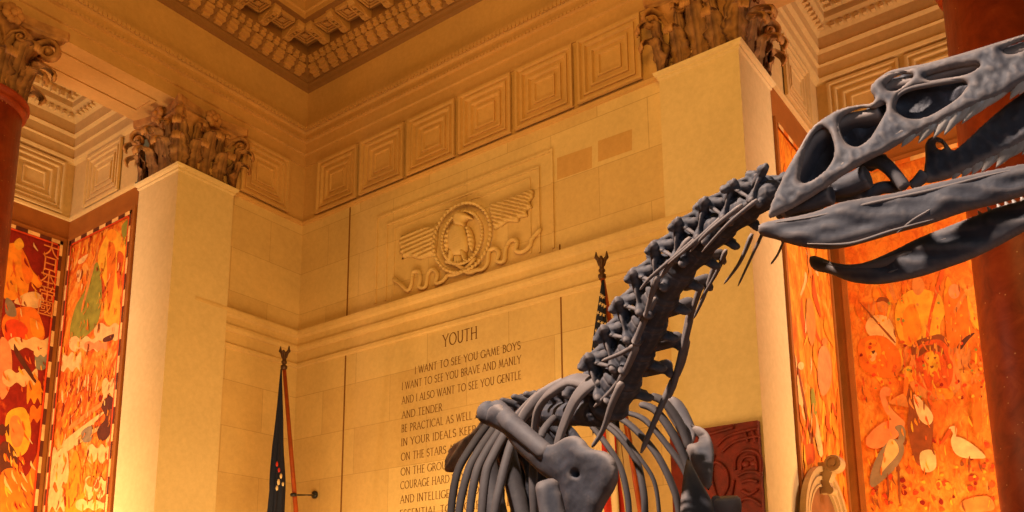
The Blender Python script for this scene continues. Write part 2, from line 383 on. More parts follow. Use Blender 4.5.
# panelled band at the level of the capitals (nested squares)
def panel(mb, o, al, ou, w, z0, z1, rings=4):
    rs = []
    for ins, q in ((0, -.01), (0, .05), (.05, .05), (.075, .0), (.13, .0), (.13, .035), (.165, .035), (.19, -.02), (.28, -.02), (.28, .02), (.315, .02), (.34, -.03), (.43, -.03), (.43, .01), (.465, .01), (.48, -.02)):
        a0, a1, b0, b1 = ins, w-ins, z0+ins, z1-ins
        rs.append([o+al*a+ou*(q+.05)+Vector((0, 0, z)) for a, z in ((a0, b0), (a1, b0), (a1, b1), (a0, b1))])
    mb.loft(rs, caps=False); mb.add(rs[-1], [(0, 1, 2, 3)])
mb = MB(); mb.box((XW, YR+.4, ZB), (XW+1.4, YW+.4, ZA)); mb.box((XR+.5, YW, ZB), (XW+.1, YW+1.45, ZA))
Yp = 15.46
for i in range(6): panel(mb, Vector((XW, Yp-i*1.48-1.40, 0)), Vector((0, 1, 0)), Vector((-1, 0, 0)), 1.36, ZB+.10, ZA-.06)
panel(mb, Vector((11.45, YW, 0)), Vector((1, 0, 0)), Vector((0, -1, 0)), 1.36, ZB+.10, ZA-.06)
lrun(mb, [(0, ZB-.05), (.05, ZB-.03), (.06, ZB+.03), (.02, ZB+.07)], x0=XR+.6, y0=YR+.6, back=.1)
S(mb.build('trim_4', M['frieze']), 'band of nested square panels between the two capitals', 'panel band')
# string course on the lower walls
mb = MB()
lrun(mb, [(0, 7.84), (.05, 7.87), (.06, 7.94), (.02, 7.97), (.02, 8.22), (.06, 8.24), (.09, 8.30), (.09, 8.36), (.05, 8.38), (.05, 8.55), (.11, 8.60), (.13, 8.68), (.13, 8.72), (0, 8.78)], x0=XR+.6, y0=YR+.6, back=.05)
S(mb.build('trim_5', M['plainstone']), 'moulded stone string course around the walls below the eagle relief', 'string course')
# vertical joints
mb = MB(); mb.box((XW-.006, 14.28, 0), (XW+.01, 14.32, ZB-.06)); mb.box((XW-.006, 8.535, 0), (XW+.01, 8.565, 8.9))
S(mb.build('trim_6', M['groove']), 'thin dark vertical joints in the inscribed stone wall', 'wall joints')
# side bays: panel band, mouldings, coffered ceiling
def bay(name, ox, oy, flip, label, n0):
    """corner of the bay at (ox, oy); walls run away along -x (or -y)"""
    def T(a, b): return (ox-a, oy-b)    # a, b = distance from the corner along x, y
    mb = MB()
    def brun(prof, la, lb, back):
        rings = [[Vector((*T(la, t), z)), Vector((*T(t, t), z)), Vector((*T(t, lb), z))] for t, z in prof]
        z0, z1 = prof[0][1], prof[-1][1]
        rings = [[Vector((*T(la, -back), z0)), Vector((*T(-back, -back), z0)), Vector((*T(-back, lb), z0))]]+rings+[[Vector((*T(la, -back), z1)), Vector((*T(-back, -back), z1)), Vector((*T(-back, lb), z1))]]
        mb.loft(rings, closed=False, caps=False)
    if flip: la, lb = 2.9, 8.5
    else: la, lb = 11.5, 2.9
    brun([(0, ZB), (.05, ZB+.02), (.06, ZB+.07), (.015, ZB+.10), (.015, ZA)], la, lb, .35)
    brun([(.015, ZA-.04), (.10, ZA), (.13, ZA+.06), (.10, ZA+.08), (.10, ZA+.32), (.15, ZA+.35), (.13, ZA+.38), (.13, ZA+.6), (.20, ZA+.66), (.18, ZA+.70), (.18, ZA+.95), (.26, ZA+1.02), (.34, ZA+1.12), (.40, ZA+1.2), (.40, ZA+1.34), (.55, ZA+1.42), (.55, ZA+1.5)], la, lb, .35)
    for k in range(int((la-.6)/.16)): mb.box((*T(.34+k*.16, .24), ZA+1.00), (*T(.42+k*.16, .36), ZA+1.08))
    for k in range(1, int((lb-.6)/.16)): mb.box((*T(.24, .34+k*.16), ZA+1.00), (*T(.36, .42+k*.16), ZA+1.08))
    for k in range(int((la-.6)/.2)): mb.box((*T(.5+k*.2, .5), ZA+1.28), (*T(.6+k*.2, .6), ZA+1.40))
    for k in range(1, int((lb-.6)/.2)): mb.box((*T(.5, .5+k*.2), ZA+1.28), (*T(.6, .6+k*.2), ZA+1.40))
    for k in range(5 if flip else 6):
        if flip: panel(mb, Vector((ox, oy-.25-k*1.52-1.4, 0)), Vector((0, 1, 0)), Vector((-1, 0, 0)), 1.4, ZB+.12, ZA-.08)
        else: panel(mb, Vector((ox-.25-k*1.52-1.4, oy, 0)), Vector((1, 0, 0)), Vector((0, -1, 0)), 1.4, ZB+.12, ZA-.08)
    for k in range(1):
        if flip: panel(mb, Vector((ox-.5-1.7, oy, 0)), Vector((1, 0, 0)), Vector((0, -1, 0)), 1.5, ZB+.12, ZA-.08)
        else: panel(mb, Vector((ox, oy-.5-1.7, 0)), Vector((0, 1, 0)), Vector((-1, 0, 0)), 1.5, ZB+.12, ZA-.08)
    S(mb.build('trim_%d' % n0, M['plainstone']), label, 'bay mouldings')
    # ceiling with a sunk coffer
    mb = MB(); zc = ZA+1.5
    a1, b1 = la, lb
    ca0, ca1, cb0, cb1 = 1.15, (2.6 if flip else 4.6), 1.15, (4.6 if flip else 2.6)
    rs = []
    for e, z in ((None, 0), (0, 0), (0, .10), (.12, .10), (.12, .2), (.26, .2), (.26, .32), (.38, .32), (.38, .42)):
        q0, q1, r0, r1 = (-.3, a1, -.3, b1) if e is None else (ca0+e, ca1-e, cb0+e, cb1-e)
        rs.append([Vector((*T(q0, r0), zc+z)), Vector((*T(q1, r0), zc+z)), Vector((*T(q1, r1), zc+z)), Vector((*T(q0, r1), zc+z))])
    mb.loft(rs, caps=False); mb.add(rs[-1], [(0, 1, 2, 3)])
    S(mb.build('ceiling', M['plainstone']), 'coffered stone ceiling of the '+('right' if flip else 'left')+' side bay', 'ceiling')
bay('left', XR, YB, False, 'lit stone mouldings and square panels inside the left side bay', 7)
bay('right', XB, YR, True, 'lit stone mouldings and square panels inside the right side bay', 8)
# inner face of the beams
# ------------------------------------------------------------------ piers and columns with leafy capitals
def leaf_mesh(h, w, out, curl):
    mb = MB(); nv, nu = 26, 10; rows = []
    for i in range(nv+1):
        v_ = i/nv
        wid = w*(.62+.38*math.sin(math.pi*min(1, v_*1.15)))*(1-.40*max(0, v_-.72)/.28)*(1+.34*abs(math.sin(v_*math.pi*4.5))-.17)
        if v_ < .74: y = out*(v_/.74)**2*.55; z = h*v_/.74*.92
        else:
            a = (v_-.74)/.26*math.pi*1.15; y = out*.55+curl*(1-math.cos(a))*1.05; z = h*.92+curl*math.sin(a)
        row = []
        for j in range(nu+1):
            u_ = -1+2*j/nu
            rib = .03*math.cos(u_*math.pi*4.0+v_*2)*(1-.3*abs(u_))+.045*math.exp(-(u_/.14)**2)+.02*math.sin(v_*math.pi*9)*abs(u_)
            cup = -.09*(u_**2)*(1-v_*.6)+.05*abs(u_)*math.sin(v_*math.pi*4.5)
            row.append(Vector((u_*wid/2, -(y+rib+cup), z)))
        rows.append(row)
    th = .035
    for s in (0, th):
        pass
    vs = [p for r in rows for p in r]+[p+Vector((0, th, -th*.2)) for r in rows for p in r]; n = len(vs)//2; fs = []; k = nu+1
    for i in range(nv):
        for j in range(nu):
            a = i*k+j; fs.append((a, a+1, a+k+1, a+k)); fs.append((n+a, n+a+k, n+a+k+1, n+a+1))
    for i in range(nv):
        for j in (0, nu): a = i*k+j; fs.append((a, a+k, n+a+k, n+a))
    for j in range(nu):
        for i in (0, nv): a = i*k+j; fs.append((a, a+1, n+a+1, n+a))
    mb.add(vs, fs); me = mb.mesh('acanthus_leaf'); me.materials.append(M['capital'])
    for p in me.polygons: p.use_smooth = True
    return me
LEAF_LO = leaf_mesh(.54, .40, .22, .15); LEAF_HI = leaf_mesh(.90, .38, .28, .16); LEAF_UP = leaf_mesh(1.08, .22, .30, .09)
def volute_mesh():
    mb = MB(); pts = []; rad = []
    for i in range(46):
        a = i/45*math.pi*4.1; r = .20*math.exp(-a*.16); pts.append(Vector((0, -.02-r*math.sin(a)-.10, r*math.cos(a)))); rad.append(.048*math.exp(-a*.07))
    stem = [Vector((0, .34, -.42)), Vector((0, .24, -.14)), Vector((0, .10, .10))]
    mb.tube(stem+pts, [.03, .04, .045]+rad, 8, flat=2.0, side=(0, 0, 1))
    mb.ball((0, -.13, 0), (.10, .06, .06))
    me = mb.mesh('volute'); me.materials.append(M['capital'])
    for p in me.polygons: p.use_smooth = True
    return me
VOL = volute_mesh()
def rosette_mesh():
    mb = MB()
    for k in range(7):
        a = k*2*math.pi/7; mb.ball((.10*math.cos(a), -.03, .10*math.sin(a)), (.07, .045, .07), 8, 5)
    mb.ball((0, -.06, 0), (.06, .06, .06), 8, 5)
    me = mb.mesh('rosette'); me.materials.append(M['capital'])
    for p in me.polygons: p.use_smooth = True
    return me
ROS = rosette_mesh()
def put(name, me, parent, loc, rz, scale=1):
    o = bpy.data.objects.new(name, me); COL.objects.link(o); o.parent = parent
    o.location = loc; o.rotation_euler = (0, 0, rz); o.scale = (scale,)*3 if not hasattr(scale, '__len__') else scale; return o
def abacus(mb, hw, z0, z1, c=(0, 0)):
    """slab with sides that curve inwards"""
    out = []
    for s in range(4):
        a = s*math.pi/2; ca, sa = math.cos(a), math.sin(a)
        for k in range(9):
            u_ = -1+2*k/8*.999; x = u_*hw*.94; y = -hw*(1-.16*(1-u_*u_))
            out.append((x*ca-y*sa+c[0], x*sa+y*ca+c[1]))
    mb.loft([[Vector((x*k, y*k, z)) for x, y in out] for k, z in ((.93, z0), (.95, z0+.05), (.99, z0+.07), (1, z1))])
def capital_square(t, hw):
    """local origin at the capital's foot, z up, 1.5 tall"""
    mb = MB(); mb.loft([[Vector((sx*r, sy*r, z)) for sx, sy in ((-1,-1),(1,-1),(1,1),(-1,1))] for r, z in ((hw-.05, .0), (hw-.13, .2), (hw-.14, .8), (hw-.04, 1.1), (hw+.08, 1.28))])
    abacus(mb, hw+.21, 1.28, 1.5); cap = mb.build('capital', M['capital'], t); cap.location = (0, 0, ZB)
    for s in range(4):
        a = s*math.pi/2
        def L(x, y): return (x*math.cos(a)-y*math.sin(a), x*math.sin(a)+y*math.cos(a))
        for x in (-.34, .34): put('acanthus_leaf', LEAF_LO, cap, (*L(x*hw/.7, -hw+.03), .02), a)
        for x in (.0,): put('acanthus_leaf', LEAF_HI, cap, (*L(x*hw/.7, -hw+.05), .02), a, (1.15, 1, 1))
        for x in (-.30, .30): put('acanthus_leaf', LEAF_UP, cap, (*L(x*hw/.7, -hw+.06), .02), a)
        put('acanthus_leaf', LEAF_HI, cap, (*L(-hw+.03, -hw+.03), .0), a-math.pi/4, (1.05, .9, 1.0))
        put('acanthus_leaf', LEAF_LO, cap, (*L(-hw-.0, -hw-.0), .0), a-math.pi/4, (1.0, .8, 1.0))
        put('volute', VOL, cap, (*L(-hw+.0, -hw+.0), 1.06), a-math.pi/4, 1.0)
        for sx in (-1, 1): put('volute', VOL, cap, (*L(sx*.18, -hw-.03), 1.06), a+sx*1.1, .62)
        put('rosette', ROS, cap, (*L(0, -hw-.11), 1.36), a, 1.25)
    return cap
def capital_round(t, r):
    mb = MB(); mb.lathe([(r-.03, 0), (r-.05, .5), (r, 1.0), (r+.14, 1.28)], (0, 0, 0), 32)
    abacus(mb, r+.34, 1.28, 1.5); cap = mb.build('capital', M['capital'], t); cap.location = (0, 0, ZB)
    for k in range(8):
        a = k*math.pi/4; put('acanthus_leaf', LEAF_LO, cap, (math.sin(a)*(r-.04), -math.cos(a)*(r-.04), .02), a, (1.15, 1, 1))
        a += math.pi/8; put('acanthus_leaf', LEAF_HI, cap, (math.sin(a)*(r-.03), -math.cos(a)*(r-.03), .02), a)
    for s in range(4):
        a = s*math.pi/2+math.pi/4; put('volute', VOL, cap, (math.sin(a)*(r+.24), -math.cos(a)*(r+.24), 1.06), a, 1.15)
        a += math.pi/4; put('rosette', ROS, cap, (math.sin(a)*(r+.20), -math.cos(a)*(r+.20), 1.36), a, 1.25)
        for sx in (-1, 1): put('volute', VOL, cap, (math.sin(a+sx*.2)*(r+.08), -math.cos(a+sx*.2)*(r+.08), 1.06), a+sx*1.1, .62)
    return cap
def pier(cx, cy, hx, hy, label):
    t = empty('stone_pier', (cx, cy, 0), label, 'pier', None, 'thing')
    mb = MB(); mb.box((-hx, -hy, 0), (hx, hy, ZB-.14)); o = mb.build('shaft', M['pier'], t); o.matrix_parent_inverse = Matrix()
    mb = MB()
    mb.loft([[Vector((sx*(hx+e), sy*(hy+e), z)) for sx, sy in ((-1,-1),(1,-1),(1,1),(-1,1))] for e, z in ((0, ZB-.16), (.03, ZB-.13), (.03, ZB-.09), (.07, ZB-.06), (.09, ZB-.01), (.05, ZB+.02))])
    o = mb.build('neck_moulding', M['pier'], t); o.matrix_parent_inverse = Matrix()
    cap = capital_square(t, (hx+hy)/2-.02); cap.matrix_parent_inverse = Matrix(); return t
pier(XR+.70, YW+.62, .70, .74, 'tall pale stone pier with leafy capital in front of the left murals')
pier(XW+.62, YR+.74, .74, .74, 'tall pale stone pier with leafy capital behind the dinosaur neck')
def column(cx, cy, label):
    t = empty('marble_column', (cx, cy, 0), label, 'column', None, 'thing'); r = .72
    mb = MB(); mb.lathe([(r, .5), (r, 6), (r-.02, ZB-.25)], (0, 0, 0), 48); o = mb.build('shaft', M['marble'], t, True); o.matrix_parent_inverse = Matrix()
    mb = MB(); mb.lathe([(r+.0, ZB-.28), (r+.05, ZB-.22), (r+.05, ZB-.16), (r, ZB-.13), (r+.09, ZB-.08), (r+.09, ZB-.02), (r, ZB+.02)], (0, 0, 0), 48); o = mb.build('neck_moulding', M['marble'], t, True); o.matrix_parent_inverse = Matrix()
    mb = MB(); mb.box((-1, -1, 0), (1, 1, .2)); mb.lathe([(.98, .2), (1.0, .28), (.95, .36), (.82, .4), (.85, .46), (.73, .52)], (0, 0, 0), 40); o = mb.build('base', M['pier'], t); o.matrix_parent_inverse = Matrix()
    cap = capital_round(t, r-.02); cap.matrix_parent_inverse = Matrix()
column(6.24, YW+.74, 'dark red marble column with leafy capital at the left edge')
column(14.0, 1.11, 'dark red marble column behind the snout of the skull')
# ------------------------------------------------------------------ murals: canvas with painted shapes, frame as a part
def flat(mb, pts3, mi):
    """one flat painted patch, filled by triangulation"""
    n = len(pts3); nrm = Vector((0, 0, 0))
    for i in range(n): nrm += Vector(pts3[i]).cross(Vector(pts3[(i+1) % n]))
    mb.add(pts3, [tuple(range(n))], mi)
def tri_mesh(mb):
    me = mb.mesh(fix=False); bm = bmesh.new(); bm.from_mesh(me)
    bmesh.ops.triangulate(bm, faces=[f for f in bm.faces if len(f.verts) > 4], ngon_method='EAR_CLIP'); bm.to_mesh(me); bm.free(); return me
def mural(name, base, ax, val, u0, u1, z0, z1, shapes, label, dashes=None, full=True, bdr=.10):
    """shapes: (paint, photo outline points); they lie on the wall plane axis=val"""
    v0 = Vector((0, 0, 0)); v0[ax] = val; v0[1-ax] = (u0+u1)/2; v0.z = z0
    t = empty(name, v0, label, 'mural', None, 'thing')
    mb = MB(); eps = -.004
    def W(u, z, d): p = Vector((0, 0, z)); p[ax] = val-d; p[1-ax] = u; return p
    d0 = .02
    mb.add([W(u0, z0, d0), W(u1, z0, d0), W(u1, z1, d0), W(u0, z1, d0)], [(0, 1, 2, 3)], 0)
    for k, (pt, pts) in enumerate(shapes):
        loop = spline(pts, 5, True); out = []
        for x, y in loop:
            q = on(x, y, ax, val-d0); u = min(max(q[1-ax], u0+bdr), u1-bdr); z = min(max(q.z, z0), z1-bdr); out.append(W(u, z, d0+.003+.00011*k))
        flat(mb, out, PI[pt])
    if dashes:
        e = d0+.045
        def strip(ua, ub, za, zb, n, horiz):
            for i in range(n):
                for j, c in ((0, dashes[0]), (.5, dashes[1])):
                    if horiz: a, b_ = ua+(ub-ua)*(i+j)/n, ua+(ub-ua)*(i+j+.5)/n; mb.add([W(a, za, e), W(b_, za, e), W(b_, zb, e), W(a, zb, e)], [(0, 1, 2, 3)], PI[c])
                    else: a, b_ = za+(zb-za)*(i+j)/n, za+(zb-za)*(i+j+.5)/n; mb.add([W(ua, a, e), W(ub, a, e), W(ub, b_, e), W(ua, b_, e)], [(0, 1, 2, 3)], PI[c])
        strip(u0, u1, z1-.09, z1, int((u1-u0)/.5), True)
        if full: strip(u0, u0+.07, z0, z1, int((z1-z0)/.7), False); strip(u1-.07, u1, z0, z1, int((z1-z0)/.7), False)
        for a, b_, c, d in () if not full else ((u0+.08, u1-.08, z1-.14, z1-.10),): mb.add([W(a, c, e), W(b_, c, e), W(b_, d, e), W(a, d, e)], [(0, 1, 2, 3)], PI['scarlet'])
        for a in () if not full else (u0+.08, u1-.12): mb.add([W(a, z0, e), W(a+.04, z0, e), W(a+.04, z1-.1, e), W(a, z1-.1, e)], [(0, 1, 2, 3)], PI['scarlet'])
    me = tri_mesh(mb); link('canvas', me, [base]+[PA[n] for n in PN], t)
    mb = MB(); f = .10
    for a, b_, c, d in ((u0-f, u1+f, z1, z1+f), (u0-f, u0, z0, z1), (u1, u1+f, z0, z1), (u0-f, u1+f, z0-f, z0)): mb.box(W(a, c, -.01), W(b_, d, .05))
    mb.build('mural_frame', M['frame'], t); return t
def circ(x, y, rx, ry=None, n=8): return [(x+rx*math.cos(2*math.pi*i/n), y+(ry or rx)*math.sin(2*math.pi*i/n)) for i in range(n)]
def cloud(x, y, w, h, n=6):
    pts = []
    for i in range(n): pts.append((x-w/2+w*i/(n-1), y-h/2*(1 if i % 2 else .55)))
    for i in range(n): pts.append((x+w/2-w*i/(n-1), y+h/2*(.5 if i % 2 else 1)))
    return pts
def wisps(rect, n, cols, w=(1, 3), l=(8, 26), seed=1, slant=0):
    rnd = random.Random(seed); out = []
    for i in range(n):
        x = rnd.uniform(rect[0], rect[2]); y = rnd.uniform(rect[1], rect[3]); L = rnd.uniform(*l); ww = rnd.uniform(*w); s = slant+rnd.uniform(-.25, .25)
        out.append((rnd.choice(cols), [(x, y), (x+ww, y+L*.3+0), (x+s*L+ww*.8, y+L), (x+s*L-ww*.2, y+L*1.02), (x-ww*.6, y+L*.5)]))
    return out
def dabs(rect, n, cols, r=(1.5, 3), seed=2):
    rnd = random.Random(seed); out = []
    for i in range(n):
        x = rnd.uniform(rect[0], rect[2]); y = rnd.uniform(rect[1], rect[3]); q = rnd.uniform(*r); out.append((rnd.choice(cols), [(x+q*rnd.uniform(.6, 1.2)*math.cos(a), y+q*rnd.uniform(.6, 1.2)*math.sin(a)) for a in (0, 1.2, 2.4, 3.6, 4.9)]))
    return out
sh1 = [('flame', [(3, 250), (12, 243), (20, 246), (27, 258), (32, 270), (42, 282), (38, 288), (30, 282), (26, 296), (8, 300), (2, 290)]), ('yellow', [(14, 243), (20, 238), (24, 246), (18, 250)]),
       ('orange', [(22, 250), (28, 262), (33, 276), (27, 284), (22, 270)]),
       ('cream', [(14, 302), (24, 294), (36, 292), (44, 300), (38, 308), (24, 306)]), ('orange', [(4, 316), (16, 308), (34, 308), (42, 322), (44, 338), (30, 346), (10, 344), (2, 330)]),
       ('scarlet', [(6, 322), (18, 320), (28, 330), (20, 342), (6, 340)]), ('grey', [(6, 298), (14, 304), (16, 316), (6, 314)]), ('flame', [(30, 318), (42, 326), (43, 336), (33, 336)]),
       ('cream', cloud(30, 344, 42, 14)), ('rose', [(0, 340), (10, 346), (12, 372), (8, 392), (0, 396)]), ('blue', [(36, 350), (47, 352), (46, 368), (36, 368)]), ('cream', cloud(20, 378, 34, 18)), ('cream', cloud(42, 352, 16, 10)),
       ('dark', [(14, 344), (18, 350), (36, 380), (34, 382), (16, 356)]), ('flame', cloud(34, 392, 14, 24, 5)), ('orange', cloud(37, 414, 14, 18, 5)),
       ('yellow', [(6, 416), (16, 408), (26, 410), (31, 432), (26, 452), (14, 456), (6, 440)]), ('tan', [(10, 420), (18, 416), (24, 430), (20, 446), (12, 444)]), ('dark', [(0, 446), (8, 442), (17, 456), (14, 472), (4, 476), (0, 468)]), ('dark', cloud(4, 430, 10, 12, 4)),
       ('orange', [(0, 476), (12, 468), (26, 476), (38, 452), (41, 460), (36, 512), (0, 512)])] + wisps((2, 450, 38, 505), 26, ['flame', 'deep', 'cream', 'yellow'], (.6, 1.4), (6, 16), 4, .3) + wisps((4, 250, 26, 300), 8, ['deep', 'yellow'], (.5, 1), (8, 18), 5)
sh1 += wisps((2, 240, 60, 505), 110, ['flame', 'deep', 'yellow', 'orange', 'cream', 'brown', 'red'], (.4, .9), (4, 10), 41, .3)
mural('painted_mural', M['mural1'], 1, YB, 6.4, 9.70, 1.2, 10.92, sh1, 'dark red painted mural with column of large characters beside left column', ('dark', 'cream'))
sh2 = [('green', [(97, 262), (84, 292), (76, 306), (70, 330), (74, 345), (84, 338), (98, 322), (102, 290)]), ('green', [(122, 226), (132, 220), (131, 250), (124, 242)]),
       ('yellow', [(104, 240), (110, 232), (118, 232), (124, 242), (129, 262), (122, 274), (120, 300), (122, 322), (112, 326), (104, 318), (106, 290), (100, 270), (98, 256)]), ('orange', [(108, 246), (114, 244), (116, 262), (112, 300), (108, 310), (107, 280)]), ('flame', circ(112, 235, 5, 6)), ('deep', [(118, 252), (124, 256), (122, 270), (119, 290), (117, 276)]),
       ('cream', [(79, 260), (88, 254), (84, 262), (79, 264)]), ('cream', [(77, 272), (82, 270), (82, 278), (78, 282)]), ('tan', [(96, 252), (98, 252), (84, 306), (82, 306)]),
       ('cream', cloud(112, 332, 34, 18)), ('cream', cloud(84, 344, 28, 16)), ('cream', cloud(70, 362, 22, 20)), ('rose', cloud(96, 346, 22, 10)), ('dark', [(104, 338), (114, 334), (112, 340), (104, 342)])] \
    + wisps((62, 360, 118, 432), 90, ['flame', 'deep', 'yellow', 'orange', 'red', 'cream'], (.6, 1.6), (6, 22), 7, -.2) \
    + [('cream', [(66, 440), (100, 414), (102, 416), (68, 446)]), ('cream', [(60, 450), (96, 428), (98, 431), (62, 455)]), ('tan', [(72, 424), (108, 398), (109, 401), (74, 428)]), ('grey', [(82, 432), (92, 426), (92, 440), (84, 442)]),
       ('dark', [(102, 406), (110, 396), (117, 404), (116, 420), (108, 438), (100, 440), (98, 430), (106, 418)]), ('brown', [(110, 410), (116, 412), (114, 424), (109, 424)]), ('cream', cloud(112, 388, 18, 20)), ('cream', cloud(100, 454, 24, 20)), ('cream', cloud(60, 470, 18, 46, 5)), ('cream', cloud(57, 500, 16, 26, 5)), ('cream', cloud(98, 488, 26, 24)), ('orange', circ(92, 482, 5)), ('deep', circ(97, 484, 3, 5)), ('flame', [(70, 470), (76, 450), (82, 470), (84, 512), (66, 512)]), ('cream', cloud(92, 505, 30, 12)),
       ('deep', circ(104, 500, 3, 3))] + wisps((64, 450, 104, 500), 26, ['deep', 'flame', 'orange'], (.6, 1.4), (6, 18), 9)
sh2 += wisps((56, 225, 128, 505), 190, ['flame', 'deep', 'yellow', 'orange', 'cream', 'brown', 'red'], (.4, .9), (4, 12), 42, -.2)
mural('painted_mural', M['mural2'], 0, XR, 17.44, 20.1, 1.2, 10.92, sh2, 'flame coloured painted mural with yellow robed figure beside lit pier', ('cream', 'dark'))
rnd = random.Random(3)
sh3 = wisps((775, 130, 846, 500), 120, ['yellow', 'flame', 'orange', 'flame', 'cream', 'orange', 'deep', 'tan'], (.8, 2.2), (10, 40), 11, .05) \
    + [('rose', [(818, 352), (824, 346), (830, 358), (830, 384), (822, 396), (817, 380)]), ('cream', [(793, 380), (799, 376), (803, 396), (800, 412), (795, 404)]), ('brown', [(797, 374), (799, 374), (812, 440), (810, 440)]), ('cream', [(812, 420), (816, 418), (822, 452), (818, 454)]), ('deep', [(803, 448), (812, 444), (814, 460), (806, 464)]), ('green', [(810, 392), (813, 390), (816, 412), (812, 414)]), ('tan', circ(824, 342, 3, 4)), ('cream', circ(800, 366, 3, 4)), ('tan', [(806, 300), (812, 304), (815, 330), (811, 346), (806, 330)])] \
    + wisps((790, 400, 846, 490), 50, ['yellow', 'flame', 'deep', 'orange', 'tan'], (.8, 2), (10, 30), 13)
mural('painted_mural', M['mural3'], 1, YR, 14.83, 17.42, 1.2, 10.75, sh3, 'narrow orange streaked mural between pale pier and lion mural', ('cream', 'orange'), False, bdr=.08)
Q = lambda pts: [(840+x*.4928, 260+y*.4922) for x, y in pts]
sh4 = wisps((848, 270, 975, 350), 60, ['yellow', 'flame', 'orange', 'tan'], (1.5, 4), (10, 34), 17, .1) \
    + [('yellow', Q([(120, 80), (150, 60), (190, 66), (214, 100), (204, 130), (196, 170), (130, 172), (112, 120)])), ('flame', Q([(128, 110), (150, 90), (166, 140), (150, 170), (132, 166)])), ('tan', Q([(148, 40), (164, 36), (172, 56), (160, 72), (148, 62)])),
       ('cream', Q([(58, 120), (74, 112), (96, 116), (110, 140), (112, 176), (84, 172), (62, 156), (52, 138)])), ('tan', Q(circ(87, 92, 12, 15))), ('brown', Q([(74, 86), (80, 76), (96, 78), (100, 90), (88, 84)])), ('brown', Q([(44, 92), (48, 94), (108, 160), (104, 162)])),
       ('deep', Q([(205, 20), (212, 24), (190, 100), (180, 160), (174, 156), (184, 100)])), ('orange', Q([(214, 70), (250, 60), (262, 120), (258, 200), (224, 190), (214, 120)])), ('rose', Q(circ(232, 64, 12, 15))), ('tan', Q([(232, 100), (250, 70), (254, 74), (236, 108)])),
       ('orange', Q([(36, 178), (48, 158), (84, 154), (108, 170), (124, 196), (120, 232), (92, 240), (50, 226), (40, 204)])), ('flame', Q([(52, 168), (72, 162), (84, 180), (78, 204), (64, 212), (54, 194)])), ('cream', Q([(60, 192), (74, 188), (72, 202), (64, 206)])), ('dark', Q([(64, 186), (72, 184), (68, 191)])),
       ('tan', Q([(146, 196), (160, 170), (196, 160), (220, 172), (240, 214), (244, 260), (206, 284), (160, 276), (138, 240)])), ('brown', Q([(142, 190), (150, 168), (180, 156), (206, 152), (222, 172), (216, 186), (196, 176), (176, 184), (158, 192)])), ('deep', Q([(152, 204), (156, 180), (180, 164), (206, 164), (222, 184), (230, 222), (222, 256), (192, 268), (164, 256), (150, 232)])), ('brown', Q([(158, 196), (166, 178), (186, 172), (204, 176), (212, 192), (198, 186), (180, 184), (168, 192)])), ('yellow', Q([(172, 194), (186, 186), (200, 194), (201, 216), (190, 236), (175, 224)])), ('brown', Q([(176, 200), (181, 198), (180, 203)])), ('brown', Q([(190, 198), (196, 197), (193, 202)])), ('brown', Q([(183, 216), (191, 215), (187, 221)])), ('flame', Q([(192, 262), (228, 264), (226, 282), (196, 280)])),
       ('tan', Q([(226, 186), (244, 176), (264, 182), (262, 214), (240, 220)])), ('dark', Q([(238, 176), (256, 156), (274, 148), (260, 164), (246, 182)]))] \
    + dabs((853, 340, 990, 400), 70, ['scarlet', 'deep', 'red', 'yellow', 'orange'], (1.2, 2.6), 5) + dabs((858, 440, 996, 512), 110, ['scarlet', 'red', 'deep', 'scarlet', 'yellow', 'brown'], (1.5, 3.4), 6) \
    + [('rose', Q([(50, 372), (70, 344), (100, 326), (126, 330), (130, 346), (110, 366), (76, 384)])), ('rose', Q([(82, 268), (92, 258), (104, 264), (102, 276), (94, 280), (108, 306), (132, 330), (124, 340), (96, 314), (84, 286)])), ('tan', Q([(100, 290), (130, 272), (150, 280), (150, 300), (120, 296)])),
       ('brown', Q([(132, 262), (150, 270), (184, 310), (190, 340), (182, 400), (166, 420), (150, 400), (138, 340), (140, 300)])), ('white', Q([(150, 274), (176, 296), (190, 320), (180, 336), (160, 320)])), ('white', Q([(164, 392), (190, 388), (196, 420), (180, 432), (166, 424)])), ('yellow', Q([(128, 226), (140, 216), (154, 224), (154, 242), (140, 248), (132, 240)])), ('orange', Q([(132, 240), (140, 244), (136, 276), (130, 272)])), ('deep', Q([(120, 234), (132, 232), (130, 240)])),
       ('grey', Q([(62, 440), (78, 396), (104, 366), (126, 370), (130, 392), (116, 420), (88, 448), (66, 462)])), ('cream', Q([(96, 374), (110, 366), (120, 390), (96, 420), (84, 430)])), ('grey', Q([(112, 340), (126, 336), (134, 350), (130, 372), (118, 376), (120, 354)])), ('brown', Q([(96, 440), (99, 440), (102, 492), (98, 492)])), ('brown', Q([(118, 424), (121, 424), (124, 488), (120, 488)])),
       ('white', Q([(226, 366), (240, 360), (268, 374), (296, 400), (280, 404), (250, 402), (232, 390)])), ('white', Q([(222, 342), (234, 338), (238, 350), (232, 370), (226, 366), (230, 352)])), ('deep', Q([(206, 370), (222, 344), (226, 350), (210, 372)])), ('brown', Q([(262, 402), (265, 402), (264, 430), (261, 430)]))] \
    + [('tan', Q([(250, 490), (300, 480), (312, 508), (250, 512)])), ('orange', Q([(268, 262), (282, 256), (288, 300), (284, 350), (272, 340)]))]
sh4 += wisps((850, 275, 990, 505), 230, ['flame', 'deep', 'yellow', 'orange', 'tan', 'brown', 'flame', 'yellow', 'orange'], (.4, 1.1), (3, 11), 43, .1) + wisps((908, 336, 962, 400), 50, ['deep', 'brown', 'tan', 'orange'], (.5, 1.2), (6, 14), 44, .2)+dabs((853, 300, 990, 400), 60, ['yellow', 'green', 'tan', 'flame'], (.8, 2), 45)
